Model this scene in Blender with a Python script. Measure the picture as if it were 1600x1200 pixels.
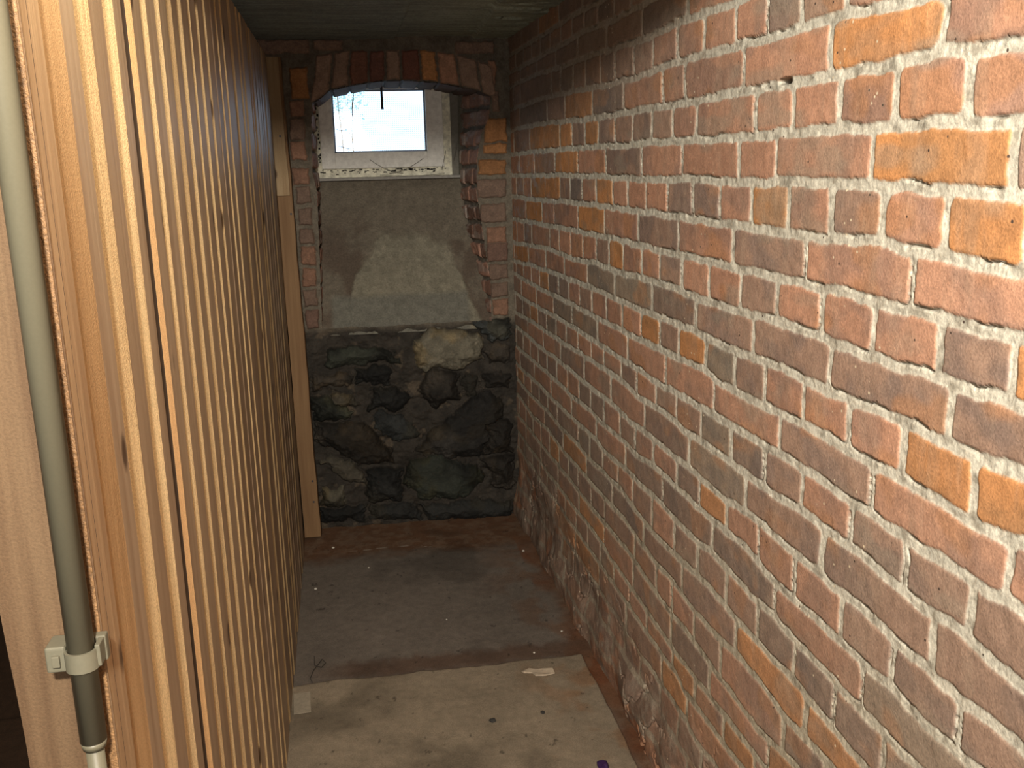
import bpy, bmesh, math, random
import numpy as np
from mathutils import Vector, Matrix

for o in list(bpy.data.objects):
    bpy.data.objects.remove(o)
SC = bpy.context.scene
C = SC.collection

# ------------------------------------------------------------------ camera, world, lamps, exposure
F_PX, PITCH, YAW, ROLL = 1481.38, 0.228754, 0.155675, -0.024571
cam_data = bpy.data.cameras.new('camera')
cam_data.sensor_fit = 'HORIZONTAL'
cam_data.sensor_width = 36.0
cam_data.lens = F_PX / 1600 * 36.0
cam_data.clip_start = 0.02
cam = bpy.data.objects.new('camera', cam_data)
C.objects.link(cam)
_f = Vector((math.sin(YAW) * math.cos(PITCH), math.cos(YAW) * math.cos(PITCH), -math.sin(PITCH)))
_r = Vector((math.cos(YAW), -math.sin(YAW), 0))
_u = _r.cross(_f)
_r2 = _r * math.cos(ROLL) + _u * math.sin(ROLL)
_u2 = -_r * math.sin(ROLL) + _u * math.cos(ROLL)
cam.matrix_world = Matrix(((_r2.x, _u2.x, -_f.x, 0), (_r2.y, _u2.y, -_f.y, 0), (_r2.z, _u2.z, -_f.z, 0), (0, 0, 0, 1)))
SC.camera = cam

world = bpy.data.worlds.new('overcast_sky')
SC.world = world
world.use_nodes = True
_bg = world.node_tree.nodes['Background']
_bg.inputs['Color'].default_value = (0.62, 0.80, 1.0, 1)
_bg.inputs['Strength'].default_value = 2.4

def lamp(name, loc, target, size, power, col, spread=None):
    l = bpy.data.lights.new(name, 'AREA')
    l.shape = 'DISK'; l.size = size; l.energy = power; l.color = col
    if spread: l.spread = spread
    o = bpy.data.objects.new(name, l)
    o.location = loc
    o.rotation_euler = (Vector(target) - Vector(loc)).to_track_quat('-Z', 'Y').to_euler()
    C.objects.link(o)
    return o
# the bulb of the room behind the camera and the one over the doorway
lamp('room_lamp', (-0.07, -0.45, 0.585), (0.55, 1.6, 0.50), 0.14, 94.0, (1.0, 0.92, 0.79))
lamp('doorway_lamp', (0.03, 0.55, 0.55), (-0.34, 1.15, 0.30), 0.07, 4.0, (1.0, 0.90, 0.68), 1.75)
lamp('room_fill', (-0.35, -1.5, 0.10), (0.1, 2.5, 0.05), 1.1, 25.0, (1.0, 0.93, 0.83))  # unseen soft fill, added for light bounced off the room's walls

SC.view_settings.view_transform = 'Standard'
SC.view_settings.look = 'None'
SC.view_settings.exposure = 0.0
SC.view_settings.gamma = 1.0
SC.view_settings.use_curve_mapping = False

# ------------------------------------------------------------------ measured layout (metres, camera eye at the origin)
BEDS = {
 -3: [(2.606, 0.4126), (2.788, 0.4209), (3.054, 0.4199), (3.346, 0.4171)],
 -2: [(2.285, 0.3506), (2.414, 0.3511), (2.565, 0.3508), (2.789, 0.3611), (3.057, 0.3563), (3.351, 0.3535), (3.718, 0.3513)],
 -1: [(1.737, 0.2733), (1.889, 0.2781), (2.022, 0.2801), (2.12, 0.2765), (2.283, 0.2751), (2.484, 0.281), (2.849, 0.2909), (3.06, 0.29), (3.385, 0.3003), (3.787, 0.2989)],
 0: [(1.19, 0.189), (1.226, 0.1907), (1.391, 0.1994), (1.543, 0.1958), (1.699, 0.1974), (1.884, 0.2001), (2.065, 0.2014), (2.281, 0.1942), (2.407, 0.1968), (2.639, 0.1991), (3.065, 0.2093), (3.392, 0.2134), (3.797, 0.2113)],
 1: [(0.977, 0.1139), (1.002, 0.1142), (1.116, 0.1202), (1.217, 0.1155), (1.382, 0.1165), (1.481, 0.1147), (1.658, 0.1153), (1.879, 0.1161), (2.061, 0.1163), (2.28, 0.118), (2.461, 0.1172), (2.796, 0.1185), (3.221, 0.1302), (3.807, 0.1319)],
 2: [(0.966, 0.0327), (0.991, 0.0332), (1.075, 0.0356), (1.172, 0.0368), (1.286, 0.0373), (1.374, 0.0389), (1.474, 0.0378), (1.652, 0.0352), (1.875, 0.0382), (2.058, 0.0393), (2.278, 0.0384), (2.674, 0.0399), (3.073, 0.0403), (3.595, 0.0382), (3.926, 0.0331)],
 3: [(0.955, -0.0469), (0.98, -0.0461), (1.064, -0.0437), (1.198, -0.0416), (1.32, -0.04), (1.366, -0.0407), (1.646, -0.0427), (1.958, -0.0411), (2.276, -0.0438), (2.675, -0.041), (3.077, -0.0402), (3.603, -0.0461), (3.937, -0.0486)],
 4: [(0.957, -0.1283), (1.024, -0.1276), (1.118, -0.1235), (1.228, -0.1186), (1.358, -0.122), (1.515, -0.1234), (1.709, -0.1222), (1.955, -0.1207), (2.275, -0.1219), (2.567, -0.1215), (2.931, -0.1218), (3.42, -0.1304), (3.838, -0.1325)],
 5: [(0.933, -0.2032), (0.959, -0.204), (1.075, -0.2005), (1.18, -0.2023), (1.35, -0.1996), (1.508, -0.2007), (1.703, -0.2008), (1.951, -0.2022), (2.273, -0.2034), (2.567, -0.2042), (2.935, -0.2077), (3.243, -0.2115), (3.62, -0.2186), (3.959, -0.2236)],
 6: [(0.923, -0.2763), (0.948, -0.2781), (1.01, -0.2771), (1.099, -0.277), (1.209, -0.281), (1.341, -0.2798), (1.392, -0.2753), (1.533, -0.2745), (1.698, -0.2828), (1.856, -0.2833), (2.1, -0.2772), (2.271, -0.2813), (2.459, -0.2891), (2.679, -0.2862), (2.938, -0.2969), (3.248, -0.2931), (3.629, -0.3069), (3.86, -0.3195)],
 7: [(0.912, -0.3539), (0.925, -0.3544), (0.993, -0.3592), (1.089, -0.3536), (1.201, -0.3543), (1.333, -0.3582), (1.494, -0.3529), (1.692, -0.3593), (1.943, -0.357), (2.211, -0.3614), (2.316, -0.3612), (2.459, -0.364), (2.68, -0.3616), (2.94, -0.365), (3.253, -0.3724), (3.636, -0.3815), (3.869, -0.3961)],
 8: [(0.901, -0.4311), (0.927, -0.4367), (0.983, -0.4399), (1.045, -0.4368), (1.134, -0.4329), (1.234, -0.4346), (1.326, -0.4315), (1.417, -0.4289), (1.536, -0.4342), (1.748, -0.4379), (1.848, -0.4261), (1.988, -0.433), (2.268, -0.4388), (2.459, -0.4407), (2.681, -0.4437), (2.943, -0.4432), (3.258, -0.4483), (3.446, -0.4508), (3.756, -0.4522)],
 9: [(0.89, -0.5117), (0.917, -0.51), (0.944, -0.5145), (0.973, -0.5121), (1.036, -0.5119), (1.125, -0.5128), (1.226, -0.5084), (1.318, -0.5068), (1.423, -0.5051), (1.556, -0.508), (1.696, -0.5112), (1.843, -0.5105), (1.986, -0.515), (2.113, -0.5199), (2.266, -0.5159), (2.458, -0.5184), (2.682, -0.5174), (2.946, -0.5163), (3.176, -0.5188), (3.452, -0.527), (3.651, -0.5311), (3.83, -0.529)],
 10: [(0.878, -0.5978), (0.919, -0.5963), (0.963, -0.5901), (1.011, -0.5857), (1.06, -0.5916), (1.115, -0.5897), (1.197, -0.5815), (1.263, -0.5811), (1.311, -0.579), (1.416, -0.5799), (1.506, -0.5849), (1.603, -0.5871), (1.716, -0.584), (1.839, -0.5836), (1.931, -0.5881), (2.089, -0.5798), (2.265, -0.5891), (2.406, -0.5784), (2.566, -0.5783), (2.747, -0.5843), (2.949, -0.587), (3.105, -0.5928), (3.36, -0.5965), (3.549, -0.5967), (3.888, -0.612)],
 11: [(0.867, -0.6738), (0.923, -0.671), (0.967, -0.6764), (1.015, -0.6771), (1.05, -0.6691), (1.106, -0.6703), (1.166, -0.6632), (1.241, -0.6614), (1.302, -0.6657), (1.354, -0.6609), (1.438, -0.6632), (1.53, -0.6599), (1.598, -0.6603), (1.71, -0.6696), (1.834, -0.6676), (1.928, -0.6655), (2.14, -0.6672), (2.263, -0.6699), (2.36, -0.6732), (2.458, -0.6643), (2.622, -0.6649), (2.816, -0.6693), (2.952, -0.6651), (3.109, -0.6669), (3.314, -0.6699), (3.464, -0.6738), (3.779, -0.6701)],
 12: [(0.942, -0.7476), (0.99, -0.7501), (1.04, -0.7511), (1.097, -0.7465), (1.137, -0.7445), (1.199, -0.7484), (1.245, -0.7443), (1.294, -0.7441), (1.345, -0.7451), (1.4, -0.7484), (1.459, -0.7484), (1.523, -0.7435), (1.592, -0.7307), (1.706, -0.7336), (1.83, -0.7384), (1.997, -0.737), (2.138, -0.7353), (2.262, -0.7467), (2.398, -0.743), (2.513, -0.7465), (2.651, -0.746), (2.788, -0.7428), (2.955, -0.7519), (3.113, -0.7465), (3.278, -0.7467), (3.47, -0.7493), (3.789, -0.7574)],
 13: [(1.053, -0.8235), (1.106, -0.8238), (1.147, -0.822), (1.191, -0.8242), (1.237, -0.8223), (1.286, -0.8193), (1.394, -0.8195), (1.486, -0.8111), (1.586, -0.8172), (1.675, -0.8106), (1.784, -0.8103), (1.874, -0.8174), (2.023, -0.8174), (2.136, -0.8125), (2.26, -0.8175), (2.358, -0.814), (2.457, -0.8213), (2.57, -0.8274), (2.686, -0.8157), (2.958, -0.8233), (3.193, -0.8274), (3.477, -0.8257), (3.797, -0.8348)],
 14: [(1.205, -0.9086), (1.277, -0.9042), (1.387, -0.8949), (1.479, -0.8967), (1.565, -0.8967), (1.653, -0.9005), (1.768, -0.891), (1.84, -0.8907), (1.916, -0.9009), (2.019, -0.9049), (2.133, -0.9092), (2.258, -0.9051), (2.403, -0.8896), (2.513, -0.8925), (2.625, -0.8956), (2.768, -0.9015), (2.935, -0.8939), (3.121, -0.9019), (3.329, -0.8946), (3.625, -0.9037)],
 15: [(1.27, -0.9703), (1.351, -0.9758), (1.439, -0.9829), (1.545, -0.9708), (1.648, -0.9725), (1.746, -0.9831), (1.865, -0.9867), (2.038, -0.9789), (2.131, -0.9818), (2.257, -0.976), (2.402, -0.9615), (2.513, -0.9684), (2.625, -0.9704), (2.755, -0.9708), (2.888, -0.972), (3.088, -0.9782), (3.334, -0.9647), (3.583, -0.9829), (3.825, -0.9676)],
 16: [(1.384, -1.0503), (1.432, -1.0569), (1.532, -1.072), (1.641, -1.0689), (1.768, -1.0674), (1.908, -1.059), (2.071, -1.065), (2.193, -1.0564), (2.255, -1.0533), (2.355, -1.0456), (2.552, -1.0484), (2.69, -1.0533), (2.907, -1.0546)],
 17: [(1.504, -1.1329), (1.599, -1.1369), (1.718, -1.1405), (1.837, -1.1454), (1.979, -1.1505), (2.068, -1.1464), (2.253, -1.1425), (2.401, -1.136), (2.513, -1.1391), (2.627, -1.1229), (2.828, -1.1283)],
 18: [(1.601, -1.199), (1.697, -1.2078), (1.803, -1.2083), (1.921, -1.2185), (1.985, -1.1999), (2.066, -1.2064), (2.173, -1.2041)],
 19: [(1.737, -1.2889), (1.829, -1.2941), (1.897, -1.2796), (2.004, -1.2882), (2.121, -1.2904), (2.25, -1.2967)],
}
HEADS = {
 -2: [2.484, 2.637, 2.775, 2.912],
 -1: [1.972, 2.261, 2.553, 2.848, 3.127],
 0: [1.347, 1.481, 1.602, 1.728, 1.88, 2.028, 2.182, 2.321, 2.478, 2.608, 2.764, 2.902, 3.062, 3.185, 3.702],
 1: [1.116, 1.387, 1.69, 1.979, 2.115, 2.402, 2.692, 3.008, 3.256, 3.725],
 2: [1.06, 1.208, 1.352, 1.496, 1.636, 1.911, 2.048, 2.186, 2.328, 2.478, 2.634, 2.775, 2.924, 3.08, 3.545, 3.852],
 3: [0.973, 1.257, 1.549, 1.7, 1.99, 2.258, 2.563, 2.858, 3.155, 3.475],
 4: [1.082, 1.223, 1.361, 1.496, 1.64, 1.783, 1.923, 2.077, 2.223, 2.367, 2.495, 2.656, 2.808, 2.954, 3.088, 3.539],
 5: [1.145, 1.434, 1.715, 2.002, 2.279, 2.573, 2.863, 3.174, 3.361],
 6: [0.942, 1.077, 1.226, 1.373, 1.526, 1.674, 1.825, 1.979, 2.123, 2.252, 2.403, 2.531, 2.658, 2.805, 2.952, 3.106, 3.245, 3.542],
 7: [1.045, 1.338, 1.613, 1.893, 2.17, 2.477, 2.756, 3.039, 3.31],
 8: [0.99, 1.136, 1.276, 1.418, 1.559, 1.69, 1.833, 1.991, 2.117, 2.254, 2.407, 2.556, 2.708, 2.847, 2.983, 3.123, 3.275, 3.421],
 9: [0.917, 1.206, 1.494, 1.788, 2.075, 2.362, 2.647, 2.945, 3.203],
 10: [0.974, 1.114, 1.255, 1.408, 1.55, 1.697, 1.852, 1.997, 2.139, 2.286, 2.417, 2.582, 2.718, 2.875, 3.024, 3.168],
 11: [1.041, 1.332, 1.623, 1.918, 2.219, 2.513, 2.8, 3.107, 3.374],
 12: [0.979, 1.125, 1.267, 1.42, 1.562, 1.708, 1.854, 1.99, 2.153, 2.294, 2.428, 2.583, 2.728, 2.864, 3.013, 3.167, 3.316, 3.467],
 13: [1.196, 1.489, 1.776, 2.082, 2.375, 2.665, 2.965, 3.261],
 14: [1.132, 1.272, 1.408, 1.554, 1.7, 1.854, 2.0, 2.158, 2.313, 2.445, 2.597, 2.738, 2.876, 3.166, 3.316],
 15: [1.358, 1.647, 1.946, 2.221, 2.5, 2.784, 3.085],
 16: [1.434, 1.72, 1.868, 2.011, 2.121, 2.294, 2.578, 2.726, 2.881, 3.008],
 17: [1.489, 1.774, 2.011],
 18: [1.692, 1.855, 2.0, 2.19],
 19: [1.899, 2.074],
}
BRICK_TONES = [('O', 1.247, 0.159), ('O', 1.001, -0.01), ('O', 1.448, -0.241), ('O', 1.904, -0.396), ('O', 1.797, -0.712), ('O', 1.561, -0.086), ('O', 1.063, -0.403), ('O', 2.489, -0.241), ('O', 2.845, 0.161), ('O', 3.004, 0.076), ('O', 2.706, 0.079), ('O', 1.029, -0.087), ('O', 0.947, -0.405), ('O', 2.903, -0.923), ('O', 2.067, -1.175), ('O', 1.935, -1.177), ('O', 2.028, -1.25), ('O', 1.634, -1.174), ('O', 1.562, -0.933), ('O', 1.334, -0.928), ('O', 1.443, -1.081), ('O', 1.226, -0.925), ('O', 2.947, -1.242), ('O', 2.671, -1.251), ('O', 2.758, -1.11), ('O', 2.196, -0.394), ('O', 2.585, -0.085), ('O', 2.725, -0.165), ('O', 4.319, 0.154), ('R', 1.528, 0.151), ('R', 1.417, 0.079), ('R', 1.282, 0.079), ('R', 1.13, 0.08), ('R', 1.002, 0.074), ('R', 1.58, 0.085), ('R', 1.389, -0.002), ('R', 1.431, -0.085), ('R', 1.151, -0.077), ('R', 1.28, -0.171), ('R', 1.036, -0.167), ('R', 1.307, -0.245), ('R', 1.153, -0.238), ('R', 1.35, -0.39), ('R', 1.205, -0.391), ('R', 1.05, -0.451), ('R', 1.334, -0.545), ('R', 1.35, -0.701), ('R', 1.33, -0.79), ('R', 1.411, 0.217), ('R', 1.654, 0.233), ('R', 1.808, 0.238), ('R', 1.955, 0.245), ('R', 2.106, 0.244), ('R', 1.818, 0.158), ('R', 2.043, 0.159), ('R', 2.257, 0.154), ('R', 1.752, 0.078), ('R', 1.983, 0.077), ('R', 1.623, -0.003), ('R', 1.84, 0.0), ('R', 2.118, -0.001), ('R', 1.712, -0.086), ('R', 1.863, -0.162), ('R', 1.746, -0.24), ('R', 1.893, -0.25), ('R', 1.479, -0.4), ('R', 1.626, -0.472), ('R', 2.13, -0.293), ('R', 1.241, -0.372), ('R', 1.513, -0.273), ('R', 2.819, -0.776), ('R', 2.425, -1.092), ('R', 2.443, -0.169), ('R', 3.476, -0.411), ('R', 3.352, -0.479), ('R', 2.783, -0.531), ('R', 2.5, -0.545), ('R', 2.513, -0.789), ('R', 2.377, -0.609), ('R', 2.513, -0.7), ('R', 1.073, -0.486), ('R', 1.4, -0.748), ('R', 1.366, -0.869), ('R', 2.05, -0.691), ('R', 2.054, -1.173), ('D', 2.107, -0.327), ('D', 1.419, -0.313), ('D', 1.62, -0.548), ('D', 2.151, -0.773), ('D', 1.795, -0.747), ('D', 2.802, -0.707), ('D', 2.65, -0.709), ('D', 2.939, -1.012), ('D', 2.438, -0.915), ('D', 2.653, -0.929), ('D', 2.666, -0.858), ('D', 3.06, -0.404), ('D', 3.207, -0.397), ('D', 2.696, 0.314), ('D', 2.985, 0.318), ('D', 2.684, 0.237), ('D', 1.212, -0.846), ('D', 1.47, -0.854), ('D', 1.336, -0.839), ('D', 1.546, -0.786), ('D', 1.407, -1.005), ('D', 1.046, -0.7), ('G', 1.735, -0.39), ('G', 1.773, -0.544), ('G', 1.761, -0.629), ('G', 1.113, -0.771), ('G', 3.003, -0.466), ('G', 2.826, -0.477), ('G', 2.619, -0.318), ('G', 2.815, -1.578), ('G', 2.246, -0.323), ('G', 2.031, -0.623), ('B', 1.535, 0.226), ('B', 1.572, -0.163), ('B', 1.463, -0.314), ('B', 1.617, -0.409), ('B', 1.167, -0.308), ('B', 1.045, -0.546), ('B', 1.178, -0.627), ('B', 1.203, -0.711), ('B', 1.058, -0.721), ('B', 1.343, -0.462), ('B', 2.121, 0.076), ('B', 2.255, 0.074), ('B', 2.406, 0.064), ('B', 2.405, -0.007), ('B', 1.994, -0.089), ('B', 2.134, -0.167), ('B', 2.046, -0.254), ('B', 1.591, -0.239), ('B', 1.851, -0.088), ('B', 1.29, -0.079), ('B', 1.696, -0.301), ('B', 0.968, -0.333), ('B', 1.199, -0.305), ('B', 1.003, -0.24), ('B', 1.18, -0.535), ('B', 1.068, -0.529), ('B', 0.946, -0.609), ('B', 1.484, -0.557), ('B', 1.47, -0.629), ('B', 2.053, -0.606), ('B', 1.926, -0.55), ('B', 1.635, -0.857), ('B', 1.112, -0.622), ('B', 2.414, 0.309), ('B', 2.068, -0.544), ('B', 1.873, -0.983), ('B', 1.323, -0.456), ('B', 1.135, -0.577), ('B', 0.925, -0.566)]
ARCH_LOW = [(-0.1471, 0.2492), (-0.1141, 0.2655), (-0.0754, 0.2937), (0.007, 0.3119), (0.112, 0.3275), (0.2244, 0.3287), (0.3375, 0.3203), (0.4133, 0.3073), (0.5125, 0.2842), (0.5583, 0.264)]
ARCH_TOP = [(-0.1575, 0.4105), (-0.1031, 0.4266), (-0.0146, 0.4378), (0.1183, 0.4417), (0.2899, 0.4407), (0.3649, 0.4307), (0.4404, 0.4206), (0.5236, 0.3935), (0.6204, 0.3563)]
ARCH_JOINTS = [-0.1429, -0.0698, -0.0, 0.0776, 0.1408, 0.2081, 0.2833, 0.3536, 0.435, 0.5155, 0.5771]
NICHE_LEFT = [(-0.151, 0.297), (-0.1471, 0.2492), (-0.1563, 0.153), (-0.1635, -0.0181), (-0.1512, -0.093), (-0.1587, -0.3461), (-0.169, -0.6466)]
NICHE_RIGHT = [(0.5675, 0.3129), (0.5583, 0.264), (0.548, 0.1777), (0.5149, 0.116), (0.496, 0.0159), (0.4893, -0.1111), (0.5063, -0.2408), (0.5209, -0.3725), (0.5366, -0.4796), (0.5345, -0.6418), (0.5334, -0.6827)]
PIER_BRICKS = [('B', -0.3328, 0.4268, -0.1394, 0.4837), ('B', -0.1284, 0.4366, -0.0146, 0.4793), ('B', 0.4198, 0.4221, 0.5786, 0.4733), ('O', -0.2282, 0.26, -0.1548, 0.3817), ('R', -0.2353, 0.1919, -0.1744, 0.259), ('B', -0.2406, 0.1048, -0.177, 0.1894), ('R', -0.2434, 0.0314, -0.1785, 0.1039), ('R', -0.2435, -0.0651, -0.1727, 0.0049), ('B', -0.2326, -0.14, -0.175, -0.0679), ('B', -0.2314, -0.2232, -0.1733, -0.1533), ('B', -0.2328, -0.2996, -0.1711, -0.2333), ('O', 0.5249, 0.0827, 0.6225, 0.1805), ('O', 0.5218, 0.0373, 0.6214, 0.0802), ('O', 0.4979, -0.048, 0.6144, 0.0196), ('B', 0.4875, -0.1366, 0.6122, -0.0601), ('B', 0.5002, -0.2354, 0.6064, -0.1565), ('R', 0.5211, -0.3244, 0.6074, -0.2506), ('B', 0.5591, 0.2016, 0.5958, 0.2835), ('R', 0.5471, 0.2906, 0.5826, 0.4006), ('R', -0.232, -0.3817, -0.1708, -0.3043), ('R', -0.2342, -0.4676, -0.1747, -0.3894), ('B', -0.2345, -0.5513, -0.1784, -0.4775), ('P', -0.2343, -0.6435, -0.1765, -0.5592), ('B', -0.2292, -0.7235, -0.182, -0.6589), ('B', -0.2261, -0.7996, -0.1716, -0.7318), ('P', 0.5204, -0.3994, 0.6117, -0.3197), ('B', 0.5253, -0.4742, 0.6109, -0.4045), ('B', 0.5306, -0.5454, 0.6113, -0.4815), ('R', 0.5372, -0.6258, 0.6093, -0.5507)]
STONES = [('L', [(0.1928, -0.8097), (0.2193, -0.7018), (0.2957, -0.6678), (0.4036, -0.6624), (0.4785, -0.6936), (0.5038, -0.7554), (0.4859, -0.8043), (0.3972, -0.8381), (0.3101, -0.8385), (0.2442, -0.8624)]), ('g', [(-0.1709, -0.7888), (-0.1569, -0.7356), (-0.0928, -0.7122), (0.0061, -0.7229), (0.1106, -0.7449), (0.1506, -0.7963), (0.0017, -0.7987), (-0.1354, -0.805)]), ('s', [(0.4531, -0.6377), (0.6113, -0.6324), (0.6088, -0.7357), (0.5428, -0.7355), (0.5002, -0.6947)]), ('b', [(0.5096, -0.7447), (0.6063, -0.7466), (0.6064, -0.8312), (0.518, -0.8306)]), ('b', [(-0.2198, -0.8185), (-0.049, -0.8504), (-0.0562, -0.8829), (-0.2201, -0.8969)]), ('m', [(-0.1525, -0.9044), (-0.0582, -0.9158), (-0.0274, -0.9676), (-0.1311, -0.9797)]), ('d', [(-0.0414, -0.8126), (0.1068, -0.8179), (0.0974, -0.8945), (-0.035, -0.882)]), ('d', [(0.0118, -0.8981), (0.1133, -0.8988), (0.1967, -0.954), (0.0968, -1.0091), (0.0064, -0.992)]), ('b', [(0.2449, -0.8458), (0.3855, -0.8596), (0.3925, -0.9664), (0.2815, -1.0044), (0.2193, -0.9331)]), ('b', [(0.4839, -0.8654), (0.6144, -0.8675), (0.6095, -0.9292), (0.4875, -0.9273)]), ('b2', [(0.1855, -1.1911), (0.2324, -1.1258), (0.3681, -1.0327), (0.4592, -0.9481), (0.5258, -0.9409), (0.5792, -1.0238), (0.5765, -1.1269), (0.4719, -1.2469), (0.3165, -1.2238)]), ('b', [(-0.2247, -1.0379), (-0.0131, -1.0523), (0.0882, -1.1726), (0.0961, -1.2304), (-0.0559, -1.2304), (-0.2301, -1.1157)]), ('s', [(0.0105, -1.0146), (0.1285, -1.0225), (0.2111, -1.1129), (0.1336, -1.1359), (0.0177, -1.0769)]), ('g2', [(0.1626, -1.2124), (0.2946, -1.2164), (0.4596, -1.281), (0.4912, -1.3539), (0.3758, -1.4274), (0.1979, -1.401), (0.1351, -1.3259)]), ('d', [(-0.0196, -1.2561), (0.1276, -1.2558), (0.1311, -1.4073), (-0.0221, -1.3947)]), ('m', [(-0.2137, -1.1845), (-0.0974, -1.2045), (-0.0317, -1.2781), (-0.0296, -1.336), (-0.1659, -1.2678)]), ('m2', [(-0.2234, -1.3263), (-0.1321, -1.3278), (-0.121, -1.4098), (-0.2292, -1.4101)]), ('b', [(0.4831, -1.2478), (0.6131, -1.2457), (0.6094, -1.3989), (0.5247, -1.3684)]), ('d', [(-0.2297, -1.4182), (-0.0344, -1.417), (-0.0278, -1.4939), (-0.2339, -1.4796)]), ('d', [(0.1857, -1.4236), (0.5911, -1.4451), (0.6008, -1.518), (0.2152, -1.5113)]), ('g', [(-0.2274, -0.9272), (-0.1438, -0.9325), (-0.0524, -0.9937), (-0.0657, -1.0375), (-0.2344, -1.0261)]), ('m', [(0.3964, -0.8603), (0.4673, -0.87), (0.453, -0.9703), (0.4039, -0.9559)]), ('d', [(-0.0119, -1.4072), (0.1746, -1.4226), (0.1927, -1.5129), (-0.0169, -1.4948)]), ('b', [(0.4992, -1.0871), (0.6114, -1.0832), (0.6077, -1.2336), (0.4947, -1.237)])]
WG0 = (-0.077, 0.3206)
WG1 = (0.3198, 0.0607)
WF0 = (-0.1355, 0.4017)
WF1 = (0.3956, -0.0122)
WO0 = (-0.1594, 0.4019)
WO1 = (0.4284, -0.0433)
SILL0 = (-0.1742, -0.0361)
SILL1 = (0.4707, -0.0527)
ROD = [(0.1348, 0.3679), (0.133, 0.2381)]
STUD = [(-0.2982, 0.4148), (-0.2458, 0.4032), (-0.264, -0.1109), (-0.2472, -0.1114), (-0.2886, -1.3861), (-0.2267, -1.4337), (-0.2267, -1.4337)]
SLOPE_BOT = [(-0.1685, -0.6386), (0.5341, -0.6554)]
HOLE = (1.5296, 0.1198)

FLOOR_Z, CEIL_Z, BACK_Y = -1.5, 0.483, 3.92
WALL_A, WALL_M = 0.75, -0.0288            # brick wall: x = WALL_A + WALL_M * y

# ------------------------------------------------------------------ numpy noise helpers
def hash2(ix, iy, seed):
    h = (ix.astype(np.int64) * 374761393 + iy.astype(np.int64) * 668265263 + seed * 1442695041) & 0xffffffff
    h = ((h ^ (h >> 13)) * 1274126177) & 0xffffffff
    h = h ^ (h >> 16)
    return (h & 0xffffff).astype(np.float64) / 0xffffff
def vnoise(x, y, seed=0):
    ix = np.floor(x); iy = np.floor(y); fx = x - ix; fy = y - iy
    fx = fx * fx * (3 - 2 * fx); fy = fy * fy * (3 - 2 * fy)
    a = hash2(ix, iy, seed); b = hash2(ix + 1, iy, seed); c = hash2(ix, iy + 1, seed); d = hash2(ix + 1, iy + 1, seed)
    return (a * (1 - fx) + b * fx) * (1 - fy) + (c * (1 - fx) + d * fx) * fy
def fbm(x, y, seed=0, octv=4):
    s = 0; a = 0.5; t = 0
    for i in range(octv):
        s = s + a * vnoise(x * 2 ** i, y * 2 ** i, seed + i * 17); t += a; a *= 0.55
    return s / t
def sstep(a, b, x):
    t = np.clip((x - a) / (b - a), 0, 1)
    return t * t * (3 - 2 * t)
def mix(a, b, t):
    return a + (b - a) * t[..., None]

# ------------------------------------------------------------------ object helpers
def link(name, me, parent=None):
    o = bpy.data.objects.new(name, me); C.objects.link(o)
    if parent is not None: o.parent = parent
    return o
def tag(o, label=None, cat=None, group=None, kind=None):
    if label: o['label'] = label
    if cat: o['category'] = cat
    if group: o['group'] = group
    if kind: o['kind'] = kind
    return o
def thing(name, loc, label, cat, group=None):
    o = bpy.data.objects.new(name, None); C.objects.link(o); o.location = loc
    o.empty_display_size = 0.05
    return tag(o, label, cat, group)
def grid_mesh(name, P, col, mat, keep=None, flip=False, smooth=True):
    """P: (nu, nv, 3) points; col: (nu, nv, 3) surface colour of the material itself"""
    nu, nv = P.shape[:2]
    idx = np.arange(nu * nv).reshape(nu, nv)
    q = np.stack([idx[:-1, :-1], idx[1:, :-1], idx[1:, 1:], idx[:-1, 1:]], -1)
    if flip: q = q[..., ::-1]
    if keep is not None: q = q[keep]
    q = q.reshape(-1, 4)
    me = bpy.data.meshes.new(name)
    used = np.unique(q); remap = np.zeros(nu * nv, dtype=np.int64); remap[used] = np.arange(len(used))
    V = P.reshape(-1, 3)[used]; q = remap[q]
    me.vertices.add(len(V)); me.vertices.foreach_set('co', V.astype(np.float32).ravel())
    me.loops.add(q.size); me.loops.foreach_set('vertex_index', q.astype(np.int32).ravel())
    me.polygons.add(len(q))
    me.polygons.foreach_set('loop_start', np.arange(0, q.size, 4, dtype=np.int32))
    me.polygons.foreach_set('loop_total', np.full(len(q), 4, dtype=np.int32))
    me.polygons.foreach_set('use_smooth', np.full(len(q), smooth, dtype=bool))
    me.update(calc_edges=True)
    if col is not None:
        at = me.color_attributes.new('Col', 'FLOAT_COLOR', 'POINT')
        c = np.ones((len(V), 4), np.float32); c[:, :3] = col.reshape(-1, 3)[used]
        at.data.foreach_set('color', c.ravel())
    me.materials.append(mat)
    return me
def rough_box(bm, lo, hi, bevel=0.0, seg=1):
    r = bmesh.ops.create_cube(bm, size=1.0)
    vs = r['verts']
    for v in vs:
        v.co = Vector([lo[i] + (v.co[i] + 0.5) * (hi[i] - lo[i]) for i in range(3)])
    if bevel:
        es = {e for v in vs for e in v.link_edges}
        bmesh.ops.bevel(bm, geom=list(es), offset=bevel, segments=seg, affect='EDGES', profile=0.6)
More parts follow.
